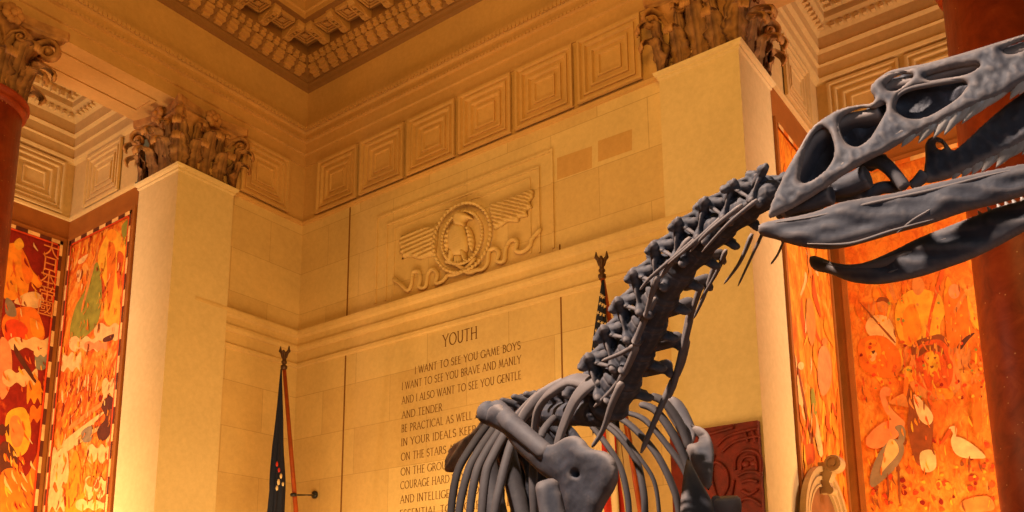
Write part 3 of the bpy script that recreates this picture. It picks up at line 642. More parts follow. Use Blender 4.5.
mural('painted_mural', M['mural4'], 0, XB, 1.2, 4.52, 1.2, 10.75, sh4, 'orange mural of a lion, wading birds and people beside the right column', ('cream', 'orange'), False)
# column of characters on the dark red mural
def kanji(txt, parent):
    cu = bpy.data.curves.new('characters', 'FONT'); cu.body = txt; cu.size = .42; cu.align_x = 'CENTER'; cu.space_line = .86
    o = bpy.data.objects.new('tmp', cu); COL.objects.link(o); dg = bpy.context.evaluated_depsgraph_get(); dg.update()
    me = bpy.data.meshes.new_from_object(o.evaluated_get(dg)); bpy.data.objects.remove(o)
    p = on(51, 256, 1, YB-.12)
    me.transform(Matrix.Translation(p) @ Matrix.Rotation(math.pi/2, 4, 'X')); me.materials.clear()
    link('characters', me, [PA['tan']], parent)
kanji('\n'.join('大日本帝國'), [o for o in COL.objects if o.get('category') == 'mural'][0])
# ------------------------------------------------------------------ carved eagle relief in a double frame
er = empty('carved_relief', (XW, 11.1, 8.8), 'carved eagle with spread wings inside a wreath and framed panel on wall', 'relief', None, 'thing')
mb = MB()
def frame_ring(y0, y1, z0, z1, w, d):
    for a, b_, c, e in ((y0, y1, z1-w, z1), (y0, y0+w, z0, z1-w), (y1-w, y1, z0, z1-w)): mb.box((XW-d, a, c), (XW, b_, e))
frame_ring(8.66, 13.42, 8.86, 10.92, .045, .03); frame_ring(8.98, 13.1, 8.86, 10.66, .035, .03); frame_ring(9.2, 12.86, 8.9, 10.5, .02, .015)
mb.build('panel_border', M['wall'], er)
rel = lambda x, y: on(x, y, 0, XW-.005); NX = Vector((-1, 0, 0))
E_ = lambda pts: [(380+x*.2344, 180+y*.2344) for x, y in pts]
def carved(name, pts, t, r, relief=None, step=1.4):
    mb = inflate(E_(pts), [], rel, NX, t*.7, r, step, back=0.0, relief=relief); return link(name, weld(mb.mesh()), M['wall'], er, True)
fe = lambda x, y: .035*math.sin((x*.55+y*1.3)*1.1)
carved('eagle_wing', [(250, 190), (230, 196), (170, 208), (120, 226), (90, 240), (82, 270), (90, 290), (84, 310), (100, 322), (92, 340), (130, 330), (170, 340), (210, 330), (240, 310)], .10, 3, fe)
carved('eagle_wing', [(470, 110), (520, 88), (580, 66), (650, 40), (658, 70), (644, 96), (652, 118), (630, 134), (632, 156), (600, 164), (590, 182), (550, 180), (520, 200), (488, 210), (476, 160)], .10, 3, lambda x, y: .035*math.sin((x*.35-y*1.5)*1.1))
carved('eagle_body', [(312, 196), (330, 184), (352, 188), (366, 200), (374, 226), (384, 262), (380, 300), (366, 318), (344, 330), (318, 326), (298, 300), (292, 262), (298, 222)], .20, 7, lambda x, y: .02*math.sin((x*.8+y*1.6)*1.5))
carved('eagle_head', [(322, 172), (330, 146), (348, 136), (370, 142), (394, 158), (400, 170), (384, 172), (372, 182), (366, 204), (330, 200)], .24, 4, step=1.2)
for q in ([(306, 300), (326, 306), (322, 336), (314, 362), (302, 360), (300, 330)], [(348, 306), (368, 300), (376, 326), (380, 350), (366, 354), (356, 332)]): carved('eagle_leg', q, .2, 3, step=1.0)
carved('eagle_tail', [(322, 326), (350, 324), (356, 352), (340, 366), (322, 360)], .14, 3, lambda x, y: .02*math.sin(x*2.2), 1.0)
carved('eagle_wing', [(296, 216), (306, 206), (310, 240), (300, 300), (288, 318), (280, 280), (284, 240)], .16, 3, fe, 1.0); carved('eagle_wing', [(372, 210), (384, 200), (400, 226), (408, 270), (398, 310), (386, 290), (380, 250)], .16, 3, fe, 1.0)
mb = MB(); cw = (350, 240); n = 46
for k in range(n):
    a = 2*math.pi*k/n
    for s in (-1, 1):
        x, y = 355+(104+s*16)*math.cos(a), 248+(128+s*16)*math.sin(a)-.33*0; yy = y-(x-355)*.25
        p = on(380+x*.2344, 180+yy*.2344, 0, XW-.05); x2, y2 = 355+(104+s*20)*math.cos(a+.2), 248+(128+s*20)*math.sin(a+.2); q = on(380+x2*.2344, 180+(y2-(x2-355)*.25)*.2344, 0, XW-.05)
        mb.tube([p, p.lerp(q, .5)+Vector((-.05, 0, 0)), q], [.01, .042, .008], 6)
mb.build('wreath', M['wall'], er, True)
mb = MB()
for pts in ([(55, 420), (90, 445), (120, 470), (135, 440), (140, 395), (165, 390), (172, 420), (168, 455), (195, 455), (205, 400), (225, 380), (245, 400), (240, 440), (270, 430), (290, 400)],
            [(370, 395), (410, 385), (440, 380), (460, 350), (465, 305), (490, 290), (508, 310), (500, 345), (530, 345), (538, 290), (560, 255), (585, 262), (580, 300), (610, 305), (640, 280), (650, 250), (690, 205)],
            [(285, 405), (330, 400), (375, 370), (410, 330)], [(275, 345), (330, 360), (380, 395), (430, 375)]):
    P3 = [on(380+x*.2344, 180+y*.2344, 0, XW-.04) for x, y in pts]; P3 = [Vector(tuple(p)) for p in spline(P3, 4)]
    mb.tube(P3, [.02]+[.05]*(len(P3)-2)+[.015], 8, flat=.9)
mb.build('ribbon', M['wall'], er, True)
# ------------------------------------------------------------------ inscription: roman capitals made of strokes
def arc(cx, cy, rx, ry, a0, a1, n=9): return [(cx+rx*math.cos(math.radians(a0+(a1-a0)*i/n)), cy+ry*math.sin(math.radians(a0+(a1-a0)*i/n))) for i in range(n+1)]
G = {'A': (.86, [[(0,0),(.42,1)], [(.42,1),(.86,0)], [(.17,.36),(.70,.36)]]), 'B': (.62, [[(.1,0),(.1,1)], [(.1,1)]+arc(.28,.77,.27,.23,90,-90)+[(.1,.54)], [(.1,.54)]+arc(.30,.27,.31,.27,90,-90)+[(.1,0)]]),
     'C': (.84, [arc(.5,.5,.5,.5,45,315,14)]), 'D': (.84, [[(.1,0),(.1,1)], [(.1,1)]+arc(.34,.5,.5,.5,90,-90,12)+[(.1,0)]]), 'E': (.55, [[(.1,0),(.1,1)], [(.1,1),(.55,1)], [(.1,.52),(.48,.52)], [(.1,0),(.57,0)]]),
     'F': (.52, [[(.1,0),(.1,1)], [(.1,1),(.54,1)], [(.1,.52),(.48,.52)]]), 'G': (.88, [arc(.5,.5,.5,.5,45,350,14), [(.82,0.05),(.82,.46)]]), 'H': (.86, [[(.1,0),(.1,1)], [(.76,0),(.76,1)], [(.1,.52),(.76,.52)]]),
     'I': (.2, [[(.1,0),(.1,1)]]), 'K': (.74, [[(.1,0),(.1,1)], [(.1,.45),(.66,1)], [(.26,.6),(.76,0)]]), 'L': (.56, [[(.1,0),(.1,1)], [(.1,0),(.58,0)]]), 'M': (1.0, [[(.06,0),(.2,1)], [(.2,1),(.5,.1)], [(.5,.1),(.8,1)], [(.8,1),(.94,0)]]),
     'N': (.86, [[(.1,0),(.1,1)], [(.1,1),(.76,0)], [(.76,0),(.76,1)]]), 'O': (.98, [arc(.49,.5,.49,.5,0,360,20)]), 'P': (.6, [[(.1,0),(.1,1)], [(.1,1)]+arc(.3,.74,.29,.26,90,-90)+[(.1,.48)]]), 'R': (.7, [[(.1,0),(.1,1)], [(.1,1)]+arc(.3,.75,.27,.25,90,-90)+[(.1,.5)], [(.32,.5),(.72,0)]]),
     'S': (.58, [arc(.29,.75,.25,.25,30,270,9)+arc(.29,.25,.27,.25,90,-150,9)]), 'T': (.72, [[(.36,0),(.36,1)], [(0,1),(.72,1)]]), 'U': (.82, [[(.1,1),(.1,.36)]+arc(.41,.34,.31,.34,180,360)+[(.72,1)]]), 'V': (.84, [[(0,1),(.42,0)], [(.42,0),(.84,1)]]),
     'W': (1.16, [[(0,1),(.3,0)], [(.3,0),(.58,1)], [(.58,1),(.86,0)], [(.86,0),(1.16,1)]]), 'Y': (.78, [[(0,1),(.39,.48)], [(.39,.48),(.78,1)], [(.39,0),(.39,.5)]])}
SER = {'A': [(0,0),(.86,0)], 'B': [(.1,0),(.1,1)], 'D': [(.1,0),(.1,1)], 'E': [(.1,0),(.1,1)], 'F': [(.1,0),(.1,1)], 'H': [(.1,0),(.1,1),(.76,0),(.76,1)], 'I': [(.1,0),(.1,1)], 'K': [(.1,0),(.1,1)], 'L': [(.1,0),(.1,1)], 'M': [(.06,0),(.94,0)], 'N': [(.1,0),(.1,1),(.76,1)], 'P': [(.1,0),(.1,1)], 'R': [(.1,0),(.1,1)], 'T': [(.36,0)], 'U': [(.1,1),(.72,1)], 'V': [(0,1),(.84,1)], 'W': [(0,1),(1.16,1)], 'Y': [(0,1),(.78,1),(.39,0)]}
def text_width(s): return sum(.5 if c == ' ' else G[c][0]+.2 for c in s)-.2
def text_line(s, y_left, zb, h, width, parent):
    sxk = width/h/text_width(s); D = XW-.003; x = 0
    V3 = lambda a, b_: Vector((D, y_left-a*h*sxk, zb+b_*h))
    for word in s.split(' '):
        mb = MB()
        for c in word:
            for st in G[c][1]:
                for i in range(len(st)-1):
                    (ax_, ay), (bx_, by) = st[i], st[i+1]; dx, dy = bx_-ax_, by-ay; L = math.hypot(dx, dy) or 1
                    steep = abs(dy)/L; th = .036+.036*steep*(1 if (dx*dy <= 0 or abs(dx) < .12) else .45)
                    nx, ny = -dy/L*th, dx/L*th; ex, ey = dx/L*.02, dy/L*.02
                    mb.add([V3(x+ax_+nx-ex, ay+ny-ey), V3(x+ax_-nx-ex, ay-ny-ey), V3(x+bx_-nx+ex, by-ny+ey), V3(x+bx_+nx+ex, by+ny+ey)], [(0, 1, 2, 3)])
            for sx, sy in SER.get(c, []): mb.add([V3(x+sx-.13, sy-.025), V3(x+sx+.13, sy-.025), V3(x+sx+.13, sy+.025), V3(x+sx-.13, sy+.025)], [(0, 1, 2, 3)])
            x += G[c][0]+.2
        x += .5; mb.build('carved_word', M['letter'], parent, fix=False)
ins = empty('carved_inscription', (XW, 11.0, 3.0), 'dark roman capital inscription headed YOUTH on the golden stone wall', 'inscription', None, 'thing')
text_line('YOUTH', on(443, 347, 0, XW).y, on(443, 347, 0, XW).z, .25, on(443, 347, 0, XW).y-on(477, 340, 0, XW).y, ins)
LINES = [('I WANT TO SEE YOU GAME BOYS', (415, 373.6), (520.5, 349.5)), ('I WANT TO SEE YOU BRAVE AND MANLY', (402, 390), (521, 363)), ('AND I ALSO WANT TO SEE YOU GENTLE', (402, 404), (521, 379)), ('AND TENDER', (402, 418.5), (442, 411)),
         ('BE PRACTICAL AS WELL AS GENEROUS', (401.6, 433), (521.5, 409)), ('IN YOUR IDEALS KEEP YOUR EYES', (401.4, 447), (521.5, 424)), ('ON THE STARS AND KEEP YOUR FEET', (401.2, 461.5), (521.8, 440)), ('ON THE GROUND', (401, 476), (456, 467)),
         ('COURAGE HARD WORK SELF MASTERY', (400.6, 490.5), (522, 471)), ('AND INTELLIGENT EFFORT ARE ALL', (400.4, 505), (522, 486.5)), ('ESSENTIAL TO SUCCESSFUL LIFE', (400, 519.5), (522.2, 502))]
for s, a, b_ in LINES:
    p, q = on(*a, 0, XW), on(*b_, 0, XW); text_line(s, p.y, (p.z+q.z)/2,   .155, p.y-q.y, ins)
mb = MB()
for q4 in (((557, 158), (592, 146), (592, 168), (557, 180)), ((598, 141), (632, 129), (632, 150), (598, 162))):
    mb.add([on(x, y, 0, XW-.002) for x, y in q4], [(0, 1, 2, 3)])
o = mb.build('stone_block', M['frieze'], wall_right, fix=False); o.matrix_parent_inverse = Matrix()
# ------------------------------------------------------------------ flags on tall poles
def flag(name, top, foot, label, drape, finial, mats, stars=False):
    t = empty(name, (foot.x, foot.y, 0), label, 'flag', None, 'thing')
    dirn = (top-foot).normalized(); mb = MB(); mb.tube([foot, foot.lerp(top, .5), top], [.05, .05, .04], 14); mb.build('pole', M['pole'], t, True)
    mb = MB(); mb.lathe([(.34, 0), (.36, .06), (.30, .12), (.12, .2), (.08, .3)], (foot.x, foot.y, 0), 24); mb.build('stand', M['gilt'], t, True)
    # gilded eagle on a ball
    mb = MB(); q = top; mb.lathe([(.05, -.08), (.07, -.04), (.07, 0), (.03, .03), (.055, .06), (.06, .09), (.04, .12), (.03, .14)], q, 14)
    e = [(Vector((0, 0, .22)), Vector((0, 0, .42)), .06, .075), (Vector((0, 0, .42)), Vector((-.06, -.02, .50)), .06, .04), (Vector((-.06, -.02, .50)), Vector((-.11, -.03, .47)), .03, .012)]
    for s in (-1, 1): e += [(Vector((0, 0, .36)), Vector((.08*s, -.12*s, .52)), .05, .05), (Vector((.08*s, -.12*s, .52)), Vector((.07*s, -.13*s, .68)), .05, .015), (Vector((.03*s, -.05*s, .30)), Vector((.05*s, -.10*s, .44)), .04, .03)]
    capsules([(q+a*.62, q+b_*.62, r0*.7, r1*.7) for a, b_, r0, r1 in e], mb); mb.build('eagle_finial', M['gilt'], t, True)
    # cloth hanging in folds from the top of the pole
    mb = MB(); n = 44; rows = []; cols = []
    for i, (fr, c3, rx, ry) in enumerate(drape):
        row = []
        for k in range(n):
            a = 2*math.pi*k/n; f = 1+.22*math.sin(a*7+i*.22)+.08*math.sin(a*3+i*.5)
            row.append(Vector((c3[0]+rx*f*math.cos(a), c3[1]+ry*f*math.sin(a), c3[2]+.05*math.sin(a*2+1)*rx*3)))
        rows.append(row)
    mb.loft(rows); me = mb.mesh()
    if stars:
        nq = len(rows)-1; zs = drape[-1][1][2]
        for p in me.polygons:
            if len(p.vertices) == 4:
                k = p.index % n; i = p.index//n; p.material_index = 0 if i < 18 else (1 if (k//4) % 2 else 2)
    link('cloth', me, mats, t, True)
    return t, rows
# left: plain dark flag beside the corner
top = on(284, 366, 1, 14.2); low = on(296, 512, 1, 14.2); d = (low-top); foot = top + d*((top.z)/(top.z-low.z)); foot.z = 0
dr = []
for i in range(30):
    f = i/29; py = 369+f*185; cxp = 281.3-(py-369)*(281.3-276)/143; wpx = (.8+(py-369)*(19/143)*.5)
    if f > .62: wpx = wpx*(1-.12*math.sin((f-.62)*12)) 
    c3 = on(cxp, py, 1, 14.14); r_ = wpx*.0214; dr.append((f, c3, r_*.85, r_*.55))
lf, rows = flag('flag_on_pole', top, foot, 'furled dark navy flag on wooden pole with eagle finial by room corner', dr, None, [M['navy']])
mb = MB()
for (x, y, r_, mi) in ((277, 464, .05, 0), (279, 470, .045, 0), (278.5, 482, .06, 1), (281, 476, .05, 1), (277, 488, .05, 1), (283, 484, .04, 1)):
    c3 = on(x, y, 1, 13.86); mb.ball(c3, (r_*.6, .02, r_*1.1), 8, 5, mi)
mb.build('emblem', [M['redcloth'], M['starwhite']], lf, True)
mb = MB(); a = on(293.5, 495, 1, 14.18); b_ = on(316, 495, 0, XW-.002); mb.tube([a, b_], .018, 8); mb.lathe([(.02, 0), (.085, .02), (.09, .06), (.04, .10)], b_, 14, axis=(-1, 0, 0)); mb.lathe([(.062, -.03), (.068, 0), (.062, .03)], a, 14)
mb.build('wall_bracket', M['rod'], lf, True)
# right: striped flag with stars
top = on(602, 275, 0, 12.6); low = on(613.5, 345, 0, 12.6); d = low-top; foot = top+d*(top.z/(top.z-low.z)); foot.z = 0
dr = []
for i in range(40):
    f = i/39; py = 280+f*330; cxp = 603-(py-280)*.04 if py < 350 else 600.2+(py-350)*.075; wpx = min(1.0+(py-280)*.085, 11)
    c3 = on(cxp, py, 0, 12.5); r_ = wpx*.0195; dr.append((f, c3, r_*.6, r_))
rf, rows = flag('flag_on_pole', top, foot, 'furled star spangled flag on pole behind the dinosaur neck', dr, None, [M['navy'], M['redcloth'], M['starwhite']], True)
mb = MB()
for i, py in enumerate(range(296, 400, 9)):
    for s in (-.7, 0, .7):
        f = (py-280)/330; cxp = 603-(py-280)*.04 if py < 350 else 600.2+(py-350)*.075; wpx = min(1.0+(py-280)*.085, 11)
        x = cxp+wpx*s+(1.2 if i % 2 else -1.2)*.6; c3 = on(x, py+(s*2), 0, 12.5-wpx*.0195*.75*(1-.5*abs(s)))
        pts = [(c3+Vector((0, (.034 if k % 2 == 0 else .014)*math.sin(k*math.pi/5), (.034 if k % 2 == 0 else .014)*math.cos(k*math.pi/5)))) for k in range(10)]
        mb = MB(); mb.add([p+Vector((-.012, 0, 0)) for p in pts]+[p+Vector((.012, 0, 0)) for p in pts], [tuple(range(10)), tuple(range(19, 9, -1))]+[(k, (k+1) % 10, 10+(k+1) % 10, 10+k) for k in range(10)]); mb.build('star', M['starwhite'], rf)

# ------------------------------------------------------------------ dark red carved panel on the pier
rp = empty('red_carving', (13.16, 5.52, 2.0), 'dark red carved panel standing against the pale pier right of the ribs', 'panel', None, 'thing')
mb = MB(); z1 = on(763, 419, 0, 13.08).z; mb.box((13.10, 4.86, 2.0), (13.21, 6.34, z1)); mb.build('slab', M['redpanel'], rp)
mb = MB(); X_ = 13.09
def cv(pts, r): mb.tube([on(x, y, 0, X_) for x, y in [tuple(q) for q in spline(pts, 4)]], r*.75, 8)
for pts in ([(717, 446), (726, 437), (740, 432), (758, 428)], [(722, 452), (734, 442), (752, 437), (760, 436)], [(735, 470), (736, 458), (744, 451), (754, 451), (761, 458), (761, 474)], [(741, 470), (742, 460), (748, 456), (755, 458), (757, 470)], [(738, 476), (746, 472), (756, 472), (762, 476)],
            [(720, 500), (728, 486), (726, 470), (716, 462), (710, 470)], [(742, 482), (750, 480), (758, 482)], [(742, 490), (750, 494), (758, 489)], [(736, 512), (742, 500), (752, 499), (762, 506)], [(714, 455), (712, 480), (722, 512)], [(728, 512), (732, 492), (734, 480)], [(745, 432), (748, 442)], [(752, 430), (756, 442)], [(709, 434), (720, 431), (734, 427)]): cv(pts, .035)
for x, y in ((746, 464), (754, 463)): mb.ball(on(x, y, 0, X_), (.03, .07, .05))
mb.build('carving', M['redpanel'], rp, True)
# ------------------------------------------------------------------ arched door pediment in the right side bay
dp = empty('door_pediment', (16.1, YR-.1, 0), 'pale arched door surround with scroll keystone below the streaked mural', 'doorway', None, 'thing')
ctr = on(824.5, 512, 1, YR-.12); cx_, cz = ctr.x+.02, 3.35; topz = on(823, 468, 1, YR-.12).z; RR = topz-cz; hw = 1.22
mb = MB()
def arch_ring(r0, r1, y0, y1, mi=0):
    n = 28; pr = [(r0, y0), (r0, y1), (r1, y1), (r1, y0)]; rings = []
    for i in range(n+1):
        a = math.pi*i/n; rings.append([Vector((cx_-math.cos(a)*hw*r, YR-.08-y, cz+math.sin(a)*RR*r)) for r, y in pr])
    mb.loft(rings, mi=mi)
    for s in (-1, 1): mb.box((cx_+s*hw*r0, YR-.08-y0, 0), (cx_+s*hw*r1, YR-.08-y1, cz))
arch_ring(.92, 1.0, 0, .10); arch_ring(.86, .918, 0, .05); arch_ring(.79, .858, 0, .08); arch_ring(.73, .788, 0, .04); arch_ring(.69, .728, 0, .06)
mb.build('arch_moulding', M['crest'], dp, False)
mb = MB(); n = 24; vs = [Vector((cx_-math.cos(math.pi*i/n)*hw*.7, YR-.09, cz+math.sin(math.pi*i/n)*RR*.7)) for i in range(n+1)]+[Vector((cx_+hw*.7, YR-.09, 0)), Vector((cx_-hw*.7, YR-.09, 0))]
mb.add(vs, [tuple(range(len(vs)))]); link('door_panel', tri_mesh(mb), M['crestdark'], dp)
mb = MB(); kp = Vector((cx_, YR-.32, cz+RR*.97))
pts = []; rad = []
mb.lathe([(.05, -.15), (.05, -.13), (.10, -.13), (.10, -.15), (.14, -.15), (.15, -.12), (.15, .12), (.14, .15), (0, .15)], kp+Vector((0, -.03, .06)), 22, axis=(1, 0, 0)); mb.lathe([(.0, -.12), (.07, -.12), (.07, .12), (0, .12)], kp+Vector((0, .06, -.40)), 16, axis=(1, 0, 0))
mb.loft([[kp+Vector((sx*w, y, z)) for sx, y in ((-1, .22), (1, .22), (1, yo), (-1, yo))] for w, z, yo in ((.09, -.44, .0), (.10, -.25, .06), (.12, -.08, -.02), (.13, .10, -.12))])
mb.build('scroll_keystone', M['crest'], dp)
# ------------------------------------------------------------------ the mounted dinosaur skeleton
LR = C((-.75, .10, -.65)).normalized()                 # animal's right
p0 = P(775, 210, 2.55); NR = C((-.70, .13, -.70)).normalized()
hip = P(506, 440, 5.0)
root = empty('dinosaur_skeleton', (hip.x, hip.y, 1.08), 'dark grey mounted predatory dinosaur skeleton with open jaws in the foreground', 'dinosaur skeleton', None, 'thing')
def bone(name, me, parent=root, mat=None): return link(name, weld(me), mat or M['bone'], parent, True)
K = lambda pts: [(744+x*.5273, 20+y*.5273) for x, y in pts]
def side_map(wf):
    def f(x, y):
        r = ray(x, y); w = wf(x, y); return O + r*(((p0-O).dot(NR)+w)/r.dot(NR))
    return f
def wn(x, y):
    s = (x-775)/300; j = 205-.49*(x-770); u = min(1, max(0, (j-y)/85)); return (.125-.075*max(-.1, min(1.1, s)))*(1-.38*u)
near = side_map(wn)
SK = K([(47, 374), (56, 340), (80, 288), (106, 243), (128, 207), (158, 183), (190, 167), (225, 160), (243, 158), (249, 148), (240, 134), (247, 119), (272, 103), (300, 97), (340, 87), (380, 75), (430, 62), (480, 46), (531, 29), (580, 17), (622, 18), (650, 36), (662, 64),
        (640, 92), (600, 108), (560, 116), (531, 122), (505, 136), (480, 148), (455, 158), (420, 174), (380, 193), (340, 212), (300, 232), (270, 250), (230, 270), (190, 294), (150, 322), (110, 347), (70, 368)])
HO = [K(h) for h in ([(107, 304), (112, 270), (120, 240), (133, 216), (150, 205), (164, 216), (172, 246), (166, 272), (148, 292), (122, 308)],
      [(184, 212), (184, 190), (200, 176), (226, 167), (248, 168), (268, 160), (270, 172), (258, 196), (240, 224), (216, 240), (196, 234)],
      [(288, 168), (298, 142), (326, 130), (370, 123), (410, 118), (425, 124), (414, 142), (388, 162), (356, 180), (328, 188), (304, 184)],
      [(270, 124), (284, 109), (304, 103), (322, 106), (310, 120), (290, 134), (275, 134)],
      [(345, 108), (380, 96), (420, 88), (448, 86), (432, 100), (396, 110), (360, 116)],
      [(492, 58), (510, 46), (540, 36), (575, 32), (560, 48), (530, 60), (505, 66)])]
def skrel(x, y): return .007*noise.noise(Vector((x*.07, y*.07, 1)))+.003*noise.noise(Vector((x*.16, y*.16, 8)))+.0008*noise.noise(Vector((x*.4, y*.4, 4)))
mb = inflate(SK, HO, near, NR, .016, 7, 2.0, relief=skrel)
# roof of the skull, from the near edge over to the far edge
top = K([(56, 340), (80, 288), (106, 243), (128, 207), (158, 184), (190, 169), (225, 162), (244, 156), (249, 147), (243, 134), (249, 120), (273, 105), (300, 99), (340, 89), (380, 77), (430, 64), (480, 48), (531, 31), (580, 19), (622, 20), (650, 38)])
def mirror(p, pl=None): return p - NR*2*((p-p0).dot(NR))
rows = []
for q in spline(top, 3):
    a = near(*q)-NR*.004; b_ = mirror(a); upv = NR.cross(C((.69, .25, -.68))).normalized()
    if upv.z < 0: upv = -upv
    row = [a.lerp(b_, k/8)-upv*(.012+.012*math.sin(math.pi*k/8)) for k in range(9)]; rows.append(row+[p-upv*.022 for p in reversed(row)])
mb.loft(rows, closed=True)
skull = bone('skull', mb.mesh())
# ragged ridges on the skull (rims around the openings)
mb = MB()
def rim(pts, r, wf=wn, off=.003, closed=False):
    P3 = [side_map(lambda x, y: wn(x, y)+off)(*q) for q in spline(K(pts), 5, closed)]; n = len(P3); mb.tube(P3, [r*(.45+.55*math.sin(math.pi*i/(n-1))) for i in range(n)], 8)
rim([(50, 366), (90, 340), (150, 304), (200, 268), (250, 240), (300, 214), (360, 186), (420, 158), (480, 130), (560, 100)], .010)
rim([(178, 172), (178, 210), (190, 238), (214, 248), (240, 236), (262, 204), (276, 170), (268, 140), (252, 128)], .009)
rim([(100, 310), (104, 270), (116, 236), (134, 208), (156, 196), (170, 212), (178, 246), (172, 276)], .008)
rim([(280, 172), (290, 146), (310, 132), (340, 124), (380, 117), (425, 108), (470, 84), (520, 70)], .008)
rim([(250, 118), (276, 102), (310, 95), (350, 88), (420, 68), (500, 42), (580, 16)], .009)
rim([(425, 128), (410, 150), (380, 172), (340, 192), (304, 196)], .007)
ridge = bone('skull_ridge', mb.mesh(), skull)
mid = side_map(lambda x, y: .012)
mb = inflate(K([(70, 350), (90, 300), (120, 240), (150, 200), (190, 182), (230, 172), (262, 150), (262, 124), (290, 108), (350, 96), (430, 74), (531, 42), (600, 40), (600, 92), (540, 106), (480, 132), (420, 160), (340, 198), (270, 234), (200, 272), (130, 324)]), [], mid, NR, .02, 6, 4,
             relief=lambda x, y: .022*noise.noise(Vector((x*.06, y*.06, 7))))
bone('dark_backing', mb.mesh(), skull, M['darkbone'])  # added dark plate behind the openings, stands in for the shaded interior
# far upper jaw with its teeth, palate bones
far = side_map(lambda x, y: -wn(x, y)*.92)
FM = K([(342, 306), (344, 264), (344, 236), (356, 222), (374, 224), (386, 236), (396, 247), (412, 238), (440, 212), (475, 180), (510, 152), (545, 130), (600, 112), (640, 96), (680, 110), (650, 160), (600, 198), (560, 222), (531, 237), (500, 252), (470, 266), (440, 280), (400, 297), (370, 306)])
mb = inflate(FM, [K([(364, 232), (374, 234), (380, 242), (372, 246), (364, 240)])], far, NR, .016, 6, 2.6, relief=lambda x, y: .004*noise.noise(Vector((x*.12, y*.12, 2)))); bone('far_cheek', mb.mesh(), skull)
mb = MB()
def ktube(pts, w, r, flat=1):
    P3 = [side_map(lambda x, y: w)(*q) for q in spline(K(pts), 4)]; n = len(P3); mb.tube(P3, [r[0]+(r[1]-r[0])*i/(n-1) for i in range(n)], 10, flat=flat)
ktube([(214, 272), (250, 266), (276, 282), (306, 318)], -.03, (.022, .016)); ktube([(232, 280), (246, 270), (268, 268)], -.05, (.02, .02))
ktube([(120, 326), (160, 318), (200, 312), (236, 296)], .02, (.024, .034)); ktube([(150, 330), (190, 326), (228, 322)], -.02, (.026, .03)); ktube([(236, 330), (262, 318), (300, 318)], -.06, (.02, .016)); ktube([(345, 290), (330, 306), (316, 316)], -.07, (.02, .014))
ktube([(60, 366), (96, 352), (130, 344), (168, 330)], .07, (.02, .028))
bone('palate', fuse(mb, .006), skull)
def tooth(base, tip, wf, wid, parent):
    wt = lambda x, y: wf(x, y)*.98; a = side_map(wt)(*base); b_ = side_map(wt)(*tip); ax = (b_-a); L = ax.length; ax.normalize(); fw = ax.cross(NR).normalized(); mbt = MB(); rings = []
    for i in range(8):
        f = i/7; r = wid*(1-f**1.6)*.5+.0006; c = a-ax*.005+ax*(L+.005)*f - fw*(wid*.45*f*f)*(1 if fw.dot(C((1, 0, 0))) > 0 else -1)
        rings.append([c+(fw*math.cos(2*math.pi*k/10)+NR*.45*math.sin(2*math.pi*k/10))*r for k in range(10)])
    mbt.loft(rings); return link('tooth', mbt.mesh(), M['tooth'], parent, True)
T1 = lambda x, y: (860+x*.352, 20+y*.352)
for bx, by, tx, ty, w in ((140, 333, 137, 358, 6), (168, 318, 165, 334, 5), (195, 303, 190, 346, 7.5), (240, 278, 237, 330, 8.5), (268, 263, 268, 320, 8.5), (297, 247, 291, 298, 8.5), (331, 229, 322, 290, 9.5), (366, 210, 357, 266, 9), (399, 193, 387, 247, 9.5), (433, 182, 424, 204, 7), (462, 168, 459, 218, 9), (490, 158, 486, 205, 9), (520, 150, 515, 190, 8)):
    tooth(T1(bx, by), T1(tx, ty), wn, w*.0060, skull)
FW_ = lambda x, y: -wn(x, y)*.92
KT = lambda x, y: (744+x*.5273, 20+y*.5273)
for bx, by, tx, ty, w in ((404, 292, 402, 304, 4), (425, 283, 423, 299, 5), (447, 273, 445, 292, 6), (467, 264, 465, 287, 6.5), (482, 257, 481, 272, 5), (499, 248, 495, 278, 7.5), (513, 242, 507, 268, 7), (531, 233, 526, 258, 7), (548, 224, 544, 254, 7)):
    tooth(KT(bx, by), KT(tx, ty), FW_, w*.0060, skull)
# lower jaws: two long blades
def wj(x, y): return .135-.075*max(0, min(1.1, (x-765)/310))
JN = K([(27, 398), (34, 386), (60, 379), (100, 372), (140, 362), (180, 347), (230, 337), (290, 327), (350, 312), (400, 301), (460, 287), (531, 273), (600, 258), (650, 250), (672, 262), (664, 288), (620, 310), (570, 322), (531, 334), (480, 349), (420, 364), (350, 388), (290, 404), (240, 419), (190, 432), (150, 435), (100, 428), (60, 416), (34, 409)])
njm = side_map(wj)
mb = inflate(JN, [], njm, NR, .024, 13, 2.4, relief=lambda x, y: .010*noise.noise(Vector((x*.03, y*.09, 5)))+.0012*noise.noise(Vector((x*.2, y*.25, 6))))
jaw = bone('lower_jaw', mb.mesh())
mb = MB()
for pts, r in (([(60, 384), (140, 372), (240, 348), (360, 322), (460, 296), (560, 274)], .004), ([(290, 404), (320, 380), (350, 362), (372, 344)], .003), ([(120, 424), (200, 424), (280, 400), (360, 378)], .0035)):
    P3 = [side_map(lambda x, y: wj(x, y)+.020)(*q) for q in spline(K(pts), 5)]; n = len(P3); mb.tube(P3, [r*math.sin(math.pi*(i+.5)/n)+.0008 for i in range(n)], 8)
bone('jaw_ridge', mb.mesh(), jaw)
JF = K([(124, 452), (132, 447), (150, 452), (175, 462), (205, 464), (240, 456), (290, 434), (330, 414), (380, 394), (440, 371), (490, 352), (531, 341), (600, 318), (660, 300), (676, 320), (640, 348), (590, 374), (531, 402), (480, 430), (430, 454), (380, 472), (330, 488), (260, 501), (205, 497), (165, 482), (138, 476), (126, 466)])
fjm = side_map(lambda x, y: -wj(x-26, y))
